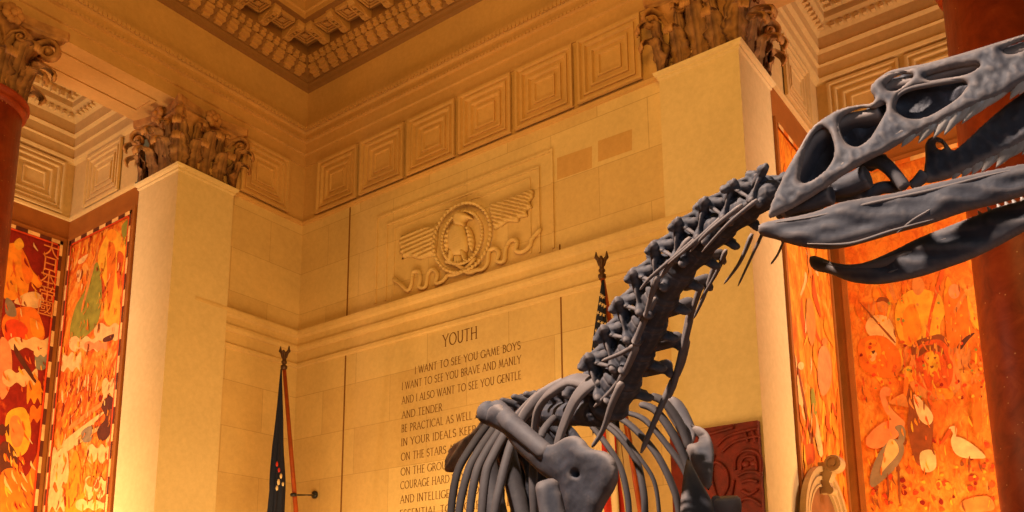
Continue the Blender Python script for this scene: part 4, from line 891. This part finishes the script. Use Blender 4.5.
mb = inflate(JF, [], fjm, NR, .024, 14, 2.4, relief=lambda x, y: .012*noise.noise(Vector((x*.03, y*.09, 15)))+.0012*noise.noise(Vector((x*.2, y*.25, 16))))
jaw2 = bone('lower_jaw', mb.mesh())
mb = MB()
for pts, r in (([(150, 458), (200, 470), (260, 462), (330, 436), (400, 408)], .012), ([(250, 486), (300, 470), (340, 440), (380, 412)], .005)):
    P3 = [side_map(lambda x, y: -wj(x-26, y)+.016)(*q) for q in spline(K(pts), 5)]; n = len(P3); mb.tube(P3, [r*math.sin(math.pi*(i+.5)/n)+.0008 for i in range(n)], 8)
bone('jaw_ridge', mb.mesh(), jaw2)
for bx, by, tx, ty, w in ((450, 370, 448, 360, 5), (468, 363, 466, 352, 5), (486, 356, 484, 346, 5), (500, 351, 499, 341, 5), (514, 347, 513, 337, 5), (530, 342, 529, 332, 5)):
    tooth(KT(bx, by+3), KT(tx, ty), lambda x, y: -wj(x-26, y), w*.0027, jaw2)
# ---------------- vertebrae
def vert_mesh(kind):
    s2 = []
    if kind == 'neck':
        e = [((0, -.40, -.06), (0, .40, -.06), .29, .33), ((0, -.45, -.06), (0, -.40, -.06), .30, .34), ((0, -.26, .24), (0, .30, .28), .20, .18), ((0, .10, .36), (0, -.10, .70), .12, .09), ((0, -.10, .36), (0, -.24, .70), .12, .11), ((0, -.06, .68), (0, -.22, .74), .10, .12)]
        for s in (-1, 1):
            e += [((.18*s, .15, .30), (.36*s, .62, .40), .12, .10), ((.34*s, .50, .44), (.40*s, .70, .40), .11, .09), ((.18*s, -.12, .34), (.38*s, -.52, .50), .12, .12), ((.36*s, -.46, .50), (.44*s, -.64, .44), .12, .10), ((.24*s, .12, .10), (.42*s, .10, -.14), .11, .11), ((.40*s, .04, -.12), (.46*s, .16, -.20), .10, .09), ((.22*s, .26, -.22), (.36*s, .32, -.38), .10, .09),
                  ((.30*s, .45, .42), (.04*s, -.02, .60), .05, .05), ((.36*s, -.50, .52), (.04*s, -.20, .64), .06, .06), ((.40*s, .08, -.10), (.30*s, .48, .36), .045, .05), ((.40*s, .06, -.10), (.34*s, -.44, .42), .045, .05), ((.38*s, .06, -.14), (.20*s, -.36, -.10), .05, .06)]
    else:
        e = [((0, -.42, -.1), (0, .42, -.1), .33, .33), ((0, -.3, .28), (0, .3, .28), .22, .22), ((0, .02, .4), (0, -.06, .62), .13, .11), ((0, .14, .5), (0, .06, .58), .10, .10), ((0, -.16, .5), (0, -.2, .62), .10, .10)]
        for s in (-1, 1): e += [((.18*s, 0, .34), (.55*s, -.06, .44), .14, .10), ((.14*s, .2, .4), (.22*s, .6, .42), .11, .09), ((.14*s, -.2, .42), (.2*s, -.6, .5), .11, .09)]
    mb = capsules(e); v = mb
    me = fuse(mb, .028, 1)
    for vv in me.vertices:
        q = vv.co; n = noise.noise(q*4.2)*.03+noise.noise(q*11)*.02; vv.co = q*(1+n)
        rr = abs(q.y)
        if q.z < .25: f = 1-.16*max(0, 1-(q.y/.34)**2); vv.co.x *= f
    return me
VN, VD = vert_mesh('neck'), vert_mesh('back')
NP = [(606, 406, 3.52), (621, 376, 3.41), (636, 345, 3.30), (650, 315, 3.19), (665, 286, 3.07), (685, 259, 2.95), (708, 236, 2.83), (733, 216, 2.72), (756, 201, 2.62), (775, 190, 2.56)]
neck3 = [Vector(P(*q)) for q in NP]
fine = [Vector(tuple(q)) for q in spline(neck3, 20)]
acc = [0]
for i in range(1, len(fine)): acc.append(acc[-1]+(fine[i]-fine[i-1]).length)
def along(path, acc, s):
    s = max(0, min(acc[-1]-1e-6, s)); i = 0
    while acc[i+1] < s: i += 1
    f = (s-acc[i])/max(1e-9, acc[i+1]-acc[i]); return path[i].lerp(path[i+1], f), (path[min(i+3, len(path)-1)]-path[max(0, i-3)]).normalized()
def frame_at(c, T, sx, sy, sz):
    L = (LR-T*LR.dot(T)).normalized(); D = L.cross(T).normalized()
    return Matrix(((L.x*sx, T.x*sy, D.x*sz, c.x), (L.y*sx, T.y*sy, D.y*sz, c.y), (L.z*sx, T.z*sy, D.z*sz, c.z), (0, 0, 0, 1))), L, D
NV = 9; Ltot = acc[-1]; cerv = []
wts = [1.08-.03*i for i in range(NV)]; tw = sum(wts); pos = 0
for i in range(NV):
    w = wts[i]/tw*Ltot; c, T = along(fine, acc, pos+w/2); pos += w
    s = .258-.0160*i; mtx, L, D = frame_at(c, T, s, w*1.02, s*.92)
    me = VN.copy(); me.transform(mtx); v = bone('neck_vertebra', me); cerv.append((v, c, T, L, D, s, w))
# thin neck ribs trailing back beside the vertebrae
def ptube(name, pts, r0, r1, parent, flat=1.0, n=5, mid=None, mat=None, sides=9):
    P3 = [P(*q) for q in spline(pts, n)]; k = len(P3); mb = MB()
    rad = [r0+(r1-r0)*i/(k-1) for i in range(k)]
    if mid: rad = [r*(1+(mid-1)*math.sin(math.pi*i/(k-1))) for i, r in enumerate(rad)]
    rad[0] *= .6; rad[-1] *= .5
    mb.tube(P3, rad, sides, flat=flat, side=C((1, 0, 0))); me = mb.mesh(); return bone(name, me, parent, mat)
CR = [(0, [(622, 382, 3.30), (612, 404, 3.34), (603, 430, 3.40), (592, 447, 3.45)], .016, .007), (1, [(637, 345, 3.2), (626, 370, 3.28), (612, 390, 3.36), (594, 407, 3.44)], .015, .006), (1, [(634, 346, 3.2), (622, 353, 3.27), (602, 361, 3.34)], .011, .006),
      (2, [(655, 298, 3.08), (642, 326, 3.16), (634, 346, 3.2)], .012, .012), (3, [(658, 276, 2.98), (650, 300, 3.06), (645, 318, 3.1)], .012, .006), (3, [(690, 238, 2.86), (672, 262, 2.93), (660, 278, 3.0)], .012, .006), (4, [(700, 236, 2.82), (676, 256, 2.9), (651, 277, 3.0), (640, 290, 3.05)], .010, .004),
      (5, [(724, 216, 2.72), (690, 246, 2.8), (668, 264, 2.9)], .009, .003), (6, [(742, 205, 2.64), (708, 232, 2.74), (690, 252, 2.82)], .009, .003), (7, [(757, 200, 2.58), (728, 224, 2.66), (702, 252, 2.76)], .008, .003)]
for i, pts, r0, r1 in CR: ptube('neck_rib', [(x, y, d-.045) for x, y, d in pts], r0, r1, cerv[i][0])
CL = [(0, [(686, 338, 3.42), (680, 366, 3.46), (664, 400, 3.5), (641, 453, 3.56)], .020, .010), (1, [(692, 306, 3.32), (684, 344, 3.38), (674, 384, 3.46), (668, 398, 3.5)], .017, .010), (2, [(702, 282, 3.22), (694, 306, 3.28), (687, 330, 3.34), (682, 350, 3.38)], .013, .006), (3, [(716, 262, 3.1), (704, 296, 3.18), (694, 318, 3.26)], .011, .004),
      (4, [(726, 250, 3.0), (716, 274, 3.08), (700, 300, 3.16)], .010, .003), (5, [(752, 234, 2.86), (740, 262, 2.92), (724, 284, 3.0)], .009, .003), (6, [(766, 226, 2.76), (752, 256, 2.82), (738, 286, 2.9)], .006, .003), (7, [(784, 240, 2.7), (778, 254, 2.74), (771, 264, 2.78)], .004, .003)]
for i, pts, r0, r1 in CL: ptube('neck_rib', pts, r0, r1, cerv[i][0])
# knobs on the throat side of the neck
for i, a, b_, r in ((1, (655, 346, 3.36), (676, 339, 3.4), .030), (2, (668, 312, 3.26), (688, 304, 3.3), .028), (3, (686, 286, 3.14), (706, 280, 3.18), .024), (4, (702, 258, 3.02), (720, 254, 3.06), .019), (0, (644, 372, 3.42), (666, 366, 3.46), .028)):
    mb = capsules([(P(*a), P(*b_), r*.8, r), (P(*b_), P(b_[0]+4, b_[1]+8, b_[2]), r*.9, r*.6)]); bone('neck_process', fuse(mb, .008, 2), cerv[i][0])
# ---------------- back, ribs
BP = [(600, 410, 3.56), (578, 410, 3.78), (556, 411, 4.0), (535, 413, 4.25), (516, 417, 4.5), (500, 422, 4.75), (484, 428, 5.0), (470, 434, 5.3)]
b3 = [Vector(tuple(q)) for q in spline([P(*q) for q in BP], 12)]; bacc = [0]
for i in range(1, len(b3)): bacc.append(bacc[-1]+(b3[i]-b3[i-1]).length)
dors = []
for i in range(9):
    w = bacc[-1]/11; c, T = along(b3, bacc, (i+.5)*w); T = -T; s = .19-.002*i-(.05 if i > 5 else 0); mtx, L, D = frame_at(c, T, s, w*1.05, s*.85)
    me = VD.copy(); me.transform(mtx); dors.append(bone('back_vertebra', me))
RR = [([(516, 408, 4.95), (500, 414, 4.85), (485, 428, 4.75), (468, 452, 4.65), (457, 474, 4.6), (451, 512, 4.55), (450, 560, 4.5)], .024), ([(520, 407, 4.75), (505, 414, 4.65), (493, 430, 4.55), (478, 452, 4.45), (468, 472, 4.4), (459, 512, 4.35), (457, 560, 4.3)], .024),
      ([(526, 407, 4.55), (510, 416, 4.45), (499, 432, 4.35), (485, 454, 4.28), (476, 474, 4.22), (470, 512, 4.18), (468, 560, 4.15)], .023), ([(532, 407, 4.4), (516, 416, 4.3), (505, 434, 4.2), (493, 456, 4.12), (486, 474, 4.08), (482, 512, 4.02), (482, 560, 4.0)], .024),
      ([(540, 406, 4.2), (524, 420, 4.1), (513, 440, 4.0), (506, 462, 3.94), (501, 482, 3.9), (495, 512, 3.86), (492, 560, 3.84)], .022), ([(560, 412, 3.9), (544, 430, 3.8), (535, 456, 3.72), (533, 482, 3.68), (534, 512, 3.66), (536, 560, 3.64)], .019)]
for k, (pts, r) in enumerate(RR): ptube('rib', pts, r*.9, r*.8, root, flat=.75, mid=1.15, mat=M['rib'])
RB = [([(596, 386, 3.5), (574, 380, 3.55), (556, 389, 3.6), (544, 400, 3.66), (537, 414, 3.7), (534, 440, 3.74)], .040), ([(604, 378, 3.46), (594, 381, 3.44), (580, 393, 3.46), (570, 410, 3.5), (560, 436, 3.54), (556, 452, 3.56)], .036),
      ([(566, 384, 3.84), (550, 391, 3.84), (536, 401, 3.88), (523, 417, 3.92), (516, 436, 3.94)], .027), ([(556, 388, 4.04), (540, 396, 4.04), (526, 408, 4.08), (516, 420, 4.1), (508, 438, 4.1)], .024)]
for pts, r in RB: ptube('rib', pts, r*1.3, r*.75, root, flat=.45, mid=1.0)
LB = [([(590, 424, 4.6), (607, 445, 4.5), (620, 466, 4.45), (626, 488, 4.42), (629, 512, 4.4), (628, 560, 4.35)], .017), ([(598, 420, 4.4), (618, 435, 4.3), (636, 460, 4.25), (643, 488, 4.2), (645, 512, 4.18), (644, 560, 4.15)], .019), ([(604, 420, 4.2), (620, 432, 4.12), (640, 458, 4.05), (654, 481, 4.02), (659, 512, 4.0), (660, 560, 3.98)], .011),
      ([(612, 416, 4.05), (629, 424, 3.98), (655, 452, 3.9), (672, 485, 3.86), (679, 512, 3.84), (682, 560, 3.82)], .019), ([(624, 412, 3.9), (645, 420, 3.84), (669, 448, 3.78), (686, 474, 3.74), (694, 512, 3.72), (696, 550, 3.7)], .017), ([(640, 404, 3.8), (656, 411, 3.76), (674, 436, 3.72), (688, 466, 3.7), (697, 500, 3.68)], .022), ([(650, 396, 3.74), (664, 402, 3.72), (680, 424, 3.7), (690, 450, 3.68)], .022)]
for pts, r in LB: ptube('rib', pts, r*.9, r*.9, root, flat=.7, mid=1.1, mat=M['rib'])
LF = [([(500, 424, 5.0), (516, 436, 4.95), (528, 462, 4.9), (530, 490, 4.85), (524, 540, 4.8)], .03), ([(516, 420, 4.8), (534, 434, 4.75), (546, 460, 4.7), (549, 500, 4.65), (546, 550, 4.6)], .03), ([(536, 418, 4.55), (556, 434, 4.5), (568, 462, 4.45), (572, 500, 4.4), (570, 550, 4.4)], .03), ([(508, 430, 5.2), (520, 450, 5.2), (522, 480, 5.1), (514, 540, 5.0)], .05), ([(540, 424, 4.9), (552, 450, 4.85), (556, 480, 4.8), (552, 545, 4.75)], .04), ([(524, 424, 4.9), (538, 444, 4.85), (540, 474, 4.8), (536, 545, 4.8)], .035), ([(548, 420, 4.5), (566, 440, 4.45), (580, 470, 4.4), (584, 545, 4.4)], .03), ([(556, 418, 4.4), (574, 436, 4.35), (588, 462, 4.3), (594, 500, 4.25), (594, 550, 4.2)], .026)]
for pts, r in LF: ptube('rib', pts, r, r*.9, root, flat=.7, mat=M['darkbone'])  # far ribs in the shaded tone, some added to darken the chest
# ---------------- shoulder girdle
Z4 = lambda pts: [(440+x*.297, 360+y*.297) for x, y in pts]
dS = lambda x, y: 3.26+(590-x)*.0052+(y-470)*.0006
CO = Z4([(150, 214), (149, 192), (166, 164), (194, 148), (216, 158), (240, 188), (280, 221), (320, 256), (350, 278), (382, 284), (420, 262), (455, 255), (485, 270), (510, 298), (560, 310), (590, 340), (601, 390), (590, 430), (562, 478), (545, 512), (524, 570), (470, 590), (424, 560), (408, 512), (404, 470), (400, 440), (388, 420), (364, 400), (335, 380), (300, 346), (265, 312), (240, 282), (220, 254), (195, 236), (170, 224)])
def srel(x, y):
    g = 0
    for cx_, cy_, r_, h_ in ((565, 468, 12, .010), (598, 478, 12, -.004), (585, 452, 8, .012), (574, 500, 9, .01), (579.5, 475.5, 1.9, -.05)): g += h_*math.exp(-((x-cx_)**2+(y-cy_)**2)/(2*r_*r_))
    return g+.006*noise.noise(Vector((x*.08, y*.08, 2)))+.003*noise.noise(Vector((x*.4, y*.15, 2)))
mb = inflate(CO, [], lambda x, y: P(x, y, dS(x, y)), C((-.45, .15, -.88)).normalized(), .042, 13, 2.2, relief=srel)
sh = bone('shoulder_blade', mb.mesh())
mb = capsules([(P(489, 413, 3.78), P(500, 417, 3.72), .055, .046), (P(498, 409, 3.74), P(512, 424, 3.62), .042, .043), (P(512, 424, 3.62), P(545, 452, 3.46), .042, .038)])
bone('blade_shaft', fuse(mb, .012, 3), sh)
Z5 = lambda pts: [(590+x*.2773, 370+y*.2773) for x, y in pts]
def lmap(d0): return lambda x, y: P(x, y, d0+(480-y)*.003)
mb = inflate(Z5([(270, 104), (290, 98), (318, 112), (342, 140), (362, 182), (378, 226), (374, 262), (350, 282), (334, 250), (314, 212), (294, 178), (276, 144)]), [], lmap(3.62), C((.2, .3, -.93)).normalized(), .05, 8, 2.0); ls = bone('shoulder_blade', mb.mesh())
mb = inflate(Z5([(362, 198), (384, 204), (412, 222), (432, 258), (441, 306), (438, 350), (434, 400), (428, 434), (404, 404), (382, 360), (364, 320), (350, 286), (356, 268), (384, 262), (396, 248), (380, 226)]), [], lmap(3.56), C((.25, .2, -.93)).normalized(), .05, 8, 2.0, relief=lambda x, y: -.02*math.exp(-((x-690)**2+(y-455)**2)/60)); bone('collar_rim', mb.mesh(), ls)
mb = inflate(Z5([(350, 322), (362, 330), (384, 372), (412, 424), (436, 466), (446, 500), (446, 570), (400, 600), (332, 580), (326, 500), (330, 440), (338, 370)]), [], lmap(3.46), C((.1, .1, -.98)).normalized(), .035, 9, 2.0); bone('coracoid', mb.mesh(), ls)
# arms
def limb(name, e, voxel=.012): mb = capsules([(P(*a), P(*b_), r0, r1) for a, b_, r0, r1 in e]); return bone(name, fuse(mb, voxel, 3))
limb('upper_arm', [((543, 488, 3.22), (552, 486, 3.2), .030, .030), ((545, 490, 3.2), (550, 524, 3.16), .036, .034), ((556, 494, 3.18), (560, 520, 3.16), .022, .03), ((550, 524, 3.16), (566, 600, 3.1), .036, .03), ((566, 600, 3.1), (574, 640, 3.06), .03, .044)])
mb = MB(); mb.lathe([(0, 0), (.044, -.004), (.054, .006), (.056, .03), (.05, .08), (.044, .2), (.04, .4), (.052, .46), (.03, .5)], P(726, 498, 3.42), 18, axis=C((.1, -1, .05))); me = mb.mesh(); la = bone('upper_arm', me)
mb = capsules([(P(737, 506, 3.4), P(739, 520, 3.4), .016, .014), (P(716, 500, 3.42), P(712, 520, 3.42), .02, .02)]); bone('arm_knob', fuse(mb, .008, 2), la)
limb('forearm', [((574, 645, 3.06), (560, 720, 2.96), .03, .024), ((580, 645, 3.04), (570, 722, 2.94), .024, .02)]); limb('forearm', [((738, 640, 3.36), (742, 720, 3.26), .03, .024), ((746, 640, 3.36), (750, 722, 3.26), .024, .02)])
for sx, bx, d in ((1, 562, 2.94), (-1, 746, 3.24)):
    for k in range(3): limb('claw', [((bx-6+k*7, 726, d), (bx-10+k*10, 752, d-.03), .014, .012), ((bx-10+k*10, 752, d-.03), (bx-8+k*11, 772, d-.01), .012, .004)], .005)
# hips and hind legs (mostly hidden behind the ribs)
Z6 = lambda pts: [(440+x*.238, 390+y*.238) for x, y in pts]
mb = inflate(Z6([(20, 338), (22, 296), (40, 256), (62, 226), (100, 202), (140, 178), (180, 128), (214, 86), (252, 52), (290, 40), (310, 80), (280, 140), (220, 190), (160, 230), (120, 270), (92, 322), (60, 344), (40, 346)]), [], lambda x, y: P(x, y, 5.05), C((-.5, .2, -.85)).normalized(), .035, 6, 1.8, relief=lambda x, y: .03*math.sin((x*.55+y*.35)*.75)); bone('hip_bone', mb.mesh(), root, M['brownbone'])
FWD = C((.40, .0, -.90)); FWD.z = 0; FWD.normalize(); LH = Vector((LR.x, LR.y, 0)).normalized(); UZ = Vector((0, 0, 1))
def limb3(name, e, voxel=.015): return bone(name, fuse(capsules([(Vector(a), Vector(b_), r0, r1) for a, b_, r0, r1 in e]), voxel, 3))
gz = 1.08
for s in (1, -1):
    h = hip+LH*.17*s-UZ*.05; k = h+FWD*.34+LH*.04*s-UZ*.62; a = k-FWD*.30-UZ*.52; f = a+FWD*.16; f.z = gz+.06
    limb3('thigh_bone', [(h, h+UZ*.04-LH*.06*s, .07, .07), (h, k, .062, .06), (k+LH*.04, k-LH*.04, .06, .06)]); limb3('shin_bone', [(k-UZ*.06, a, .055, .042), (k-UZ*.08+LH*.05*s, a+LH*.03*s, .03, .025), (a, a, .055, .05)])
    e = [(a-UZ*.05+LH*q, f+LH*q*1.6+UZ*.03, .03, .03) for q in (-.04, 0, .04)]
    for q in (-1, 0, 1): t1 = f+LH*.06*q; t2 = f+FWD*.24+LH*.15*q; t2.z = gz+.03; t3 = t2+FWD*.07; t3.z = gz+.012; e += [(t1, t2, .035, .022), (t2, t3, .02, .006)]
    limb3('foot', e, .01)
limb3('hip_bone', [(hip-UZ*.05, hip+FWD*.22-UZ*.52, .06, .05), (hip+FWD*.22-UZ*.52, hip+FWD*.32-UZ*.56, .05, .04), (hip-UZ*.05, hip-FWD*.3-UZ*.42, .05, .04), (hip+LH*.14, hip-LH*.14, .06, .06)])
mb = MB(); q = hip-FWD*.08; mb.tube([Vector((q.x, q.y, gz)), Vector((q.x, q.y, hip.z-.02))], .025, 12); bone('support_post', mb.mesh(), root, M['rod'])
q = P(604, 420, 3.6); 
pl = empty('display_plinth', (hip.x, hip.y, 0), 'low round brown plinth under the dinosaur skeleton, below the view', 'plinth', None, 'thing')
mb = MB(); c = hip+FWD*.3; mb.lathe([(1.5, 0), (1.5, .12), (1.45, .16), (1.45, gz-.1), (1.5, gz-.06), (1.5, gz)], (c.x, c.y, 0), 48); mb.build('drum', M['plinth'], pl)
# ------------------------------------------------------------------ light
sc.view_settings.view_transform = 'Standard'; sc.view_settings.look = 'None'; sc.view_settings.exposure = 0
w = bpy.data.worlds.new('hall_air'); sc.world = w; w.use_nodes = True
w.node_tree.nodes['Background'].inputs['Color'].default_value = (1, .62, .26, 1); w.node_tree.nodes['Background'].inputs['Strength'].default_value = .11
def area(name, loc, to, size, energy, col, sy=None):
    d = bpy.data.lights.new(name, 'AREA'); d.size = size; d.energy = energy; d.color = col
    if sy: d.shape = 'RECTANGLE'; d.size_y = sy
    o = bpy.data.objects.new(name, d); COL.objects.link(o); o.location = loc
    o.rotation_euler = (Vector(to)-Vector(loc)).to_track_quat('-Z', 'Y').to_euler(); return o
def spot(name, loc, to, ang, energy, col, blend=.6, r=.3):
    d = bpy.data.lights.new(name, 'SPOT'); d.spot_size = math.radians(ang); d.spot_blend = blend; d.energy = energy; d.color = col; d.shadow_soft_size = r
    o = bpy.data.objects.new(name, d); COL.objects.link(o); o.location = loc
    o.rotation_euler = (Vector(to)-Vector(loc)).to_track_quat('-Z', 'Y').to_euler(); return o
WARM = (1, .675, .29); AMB = (1, .56, .13); PEACH = (1, .73, .54)
area('wall_washer', (9.6, 11.8, 1.2), (13.2, 14.2, 6), 3.0, 300, WARM)
area('wall_washer', (9.2, 8.0, 1.4), (13.3, 9.0, 6), 3.0, 230, WARM)
area('hall_glow', (3, 4, 13), (12, 13, 9), 7, 820, AMB)
area('hall_glow', (6, 6, 3), (13, 13, 15), 5, 160, AMB)
# lamps inside the two side bays
area('bay_lamp', (3.2, 18.6, 8), (9.8, 18.0, 7), 2.0, 430, PEACH)
area('bay_lamp', (7.6, 17.9, 2.0), (9.0, 19.6, 12), 1.2, 420, (1, .72, .36))
area('bay_lamp', (15.8, -1.6, 8), (15.6, 4.8, 7), 2.0, 540, PEACH)
area('bay_lamp', (15.6, 2.6, 2.0), (16.6, 4.0, 12), 1.2, 230, (1, .66, .28))
# overhead lamp on the skeleton, plus an added cool fill from the front
spot('skeleton_lamp', (-.2, 3.0, 6.8), (2.6, 1.2, 2.7), 50, 3400, (1, .80, .66), .8, .12)
area('skeleton_fill', (-1.2, -1.6, 2.2), (2.6, 1.4, 2.5), 1.6, 30, (.62, .80, 1))
for o in COL.objects:
    g = {'pier': 'stone piers', 'column': 'red marble columns', 'mural': 'painted murals', 'flag': 'flags on poles'}.get(o.get('category'))
    if g and o.parent is None: o['group'] = g
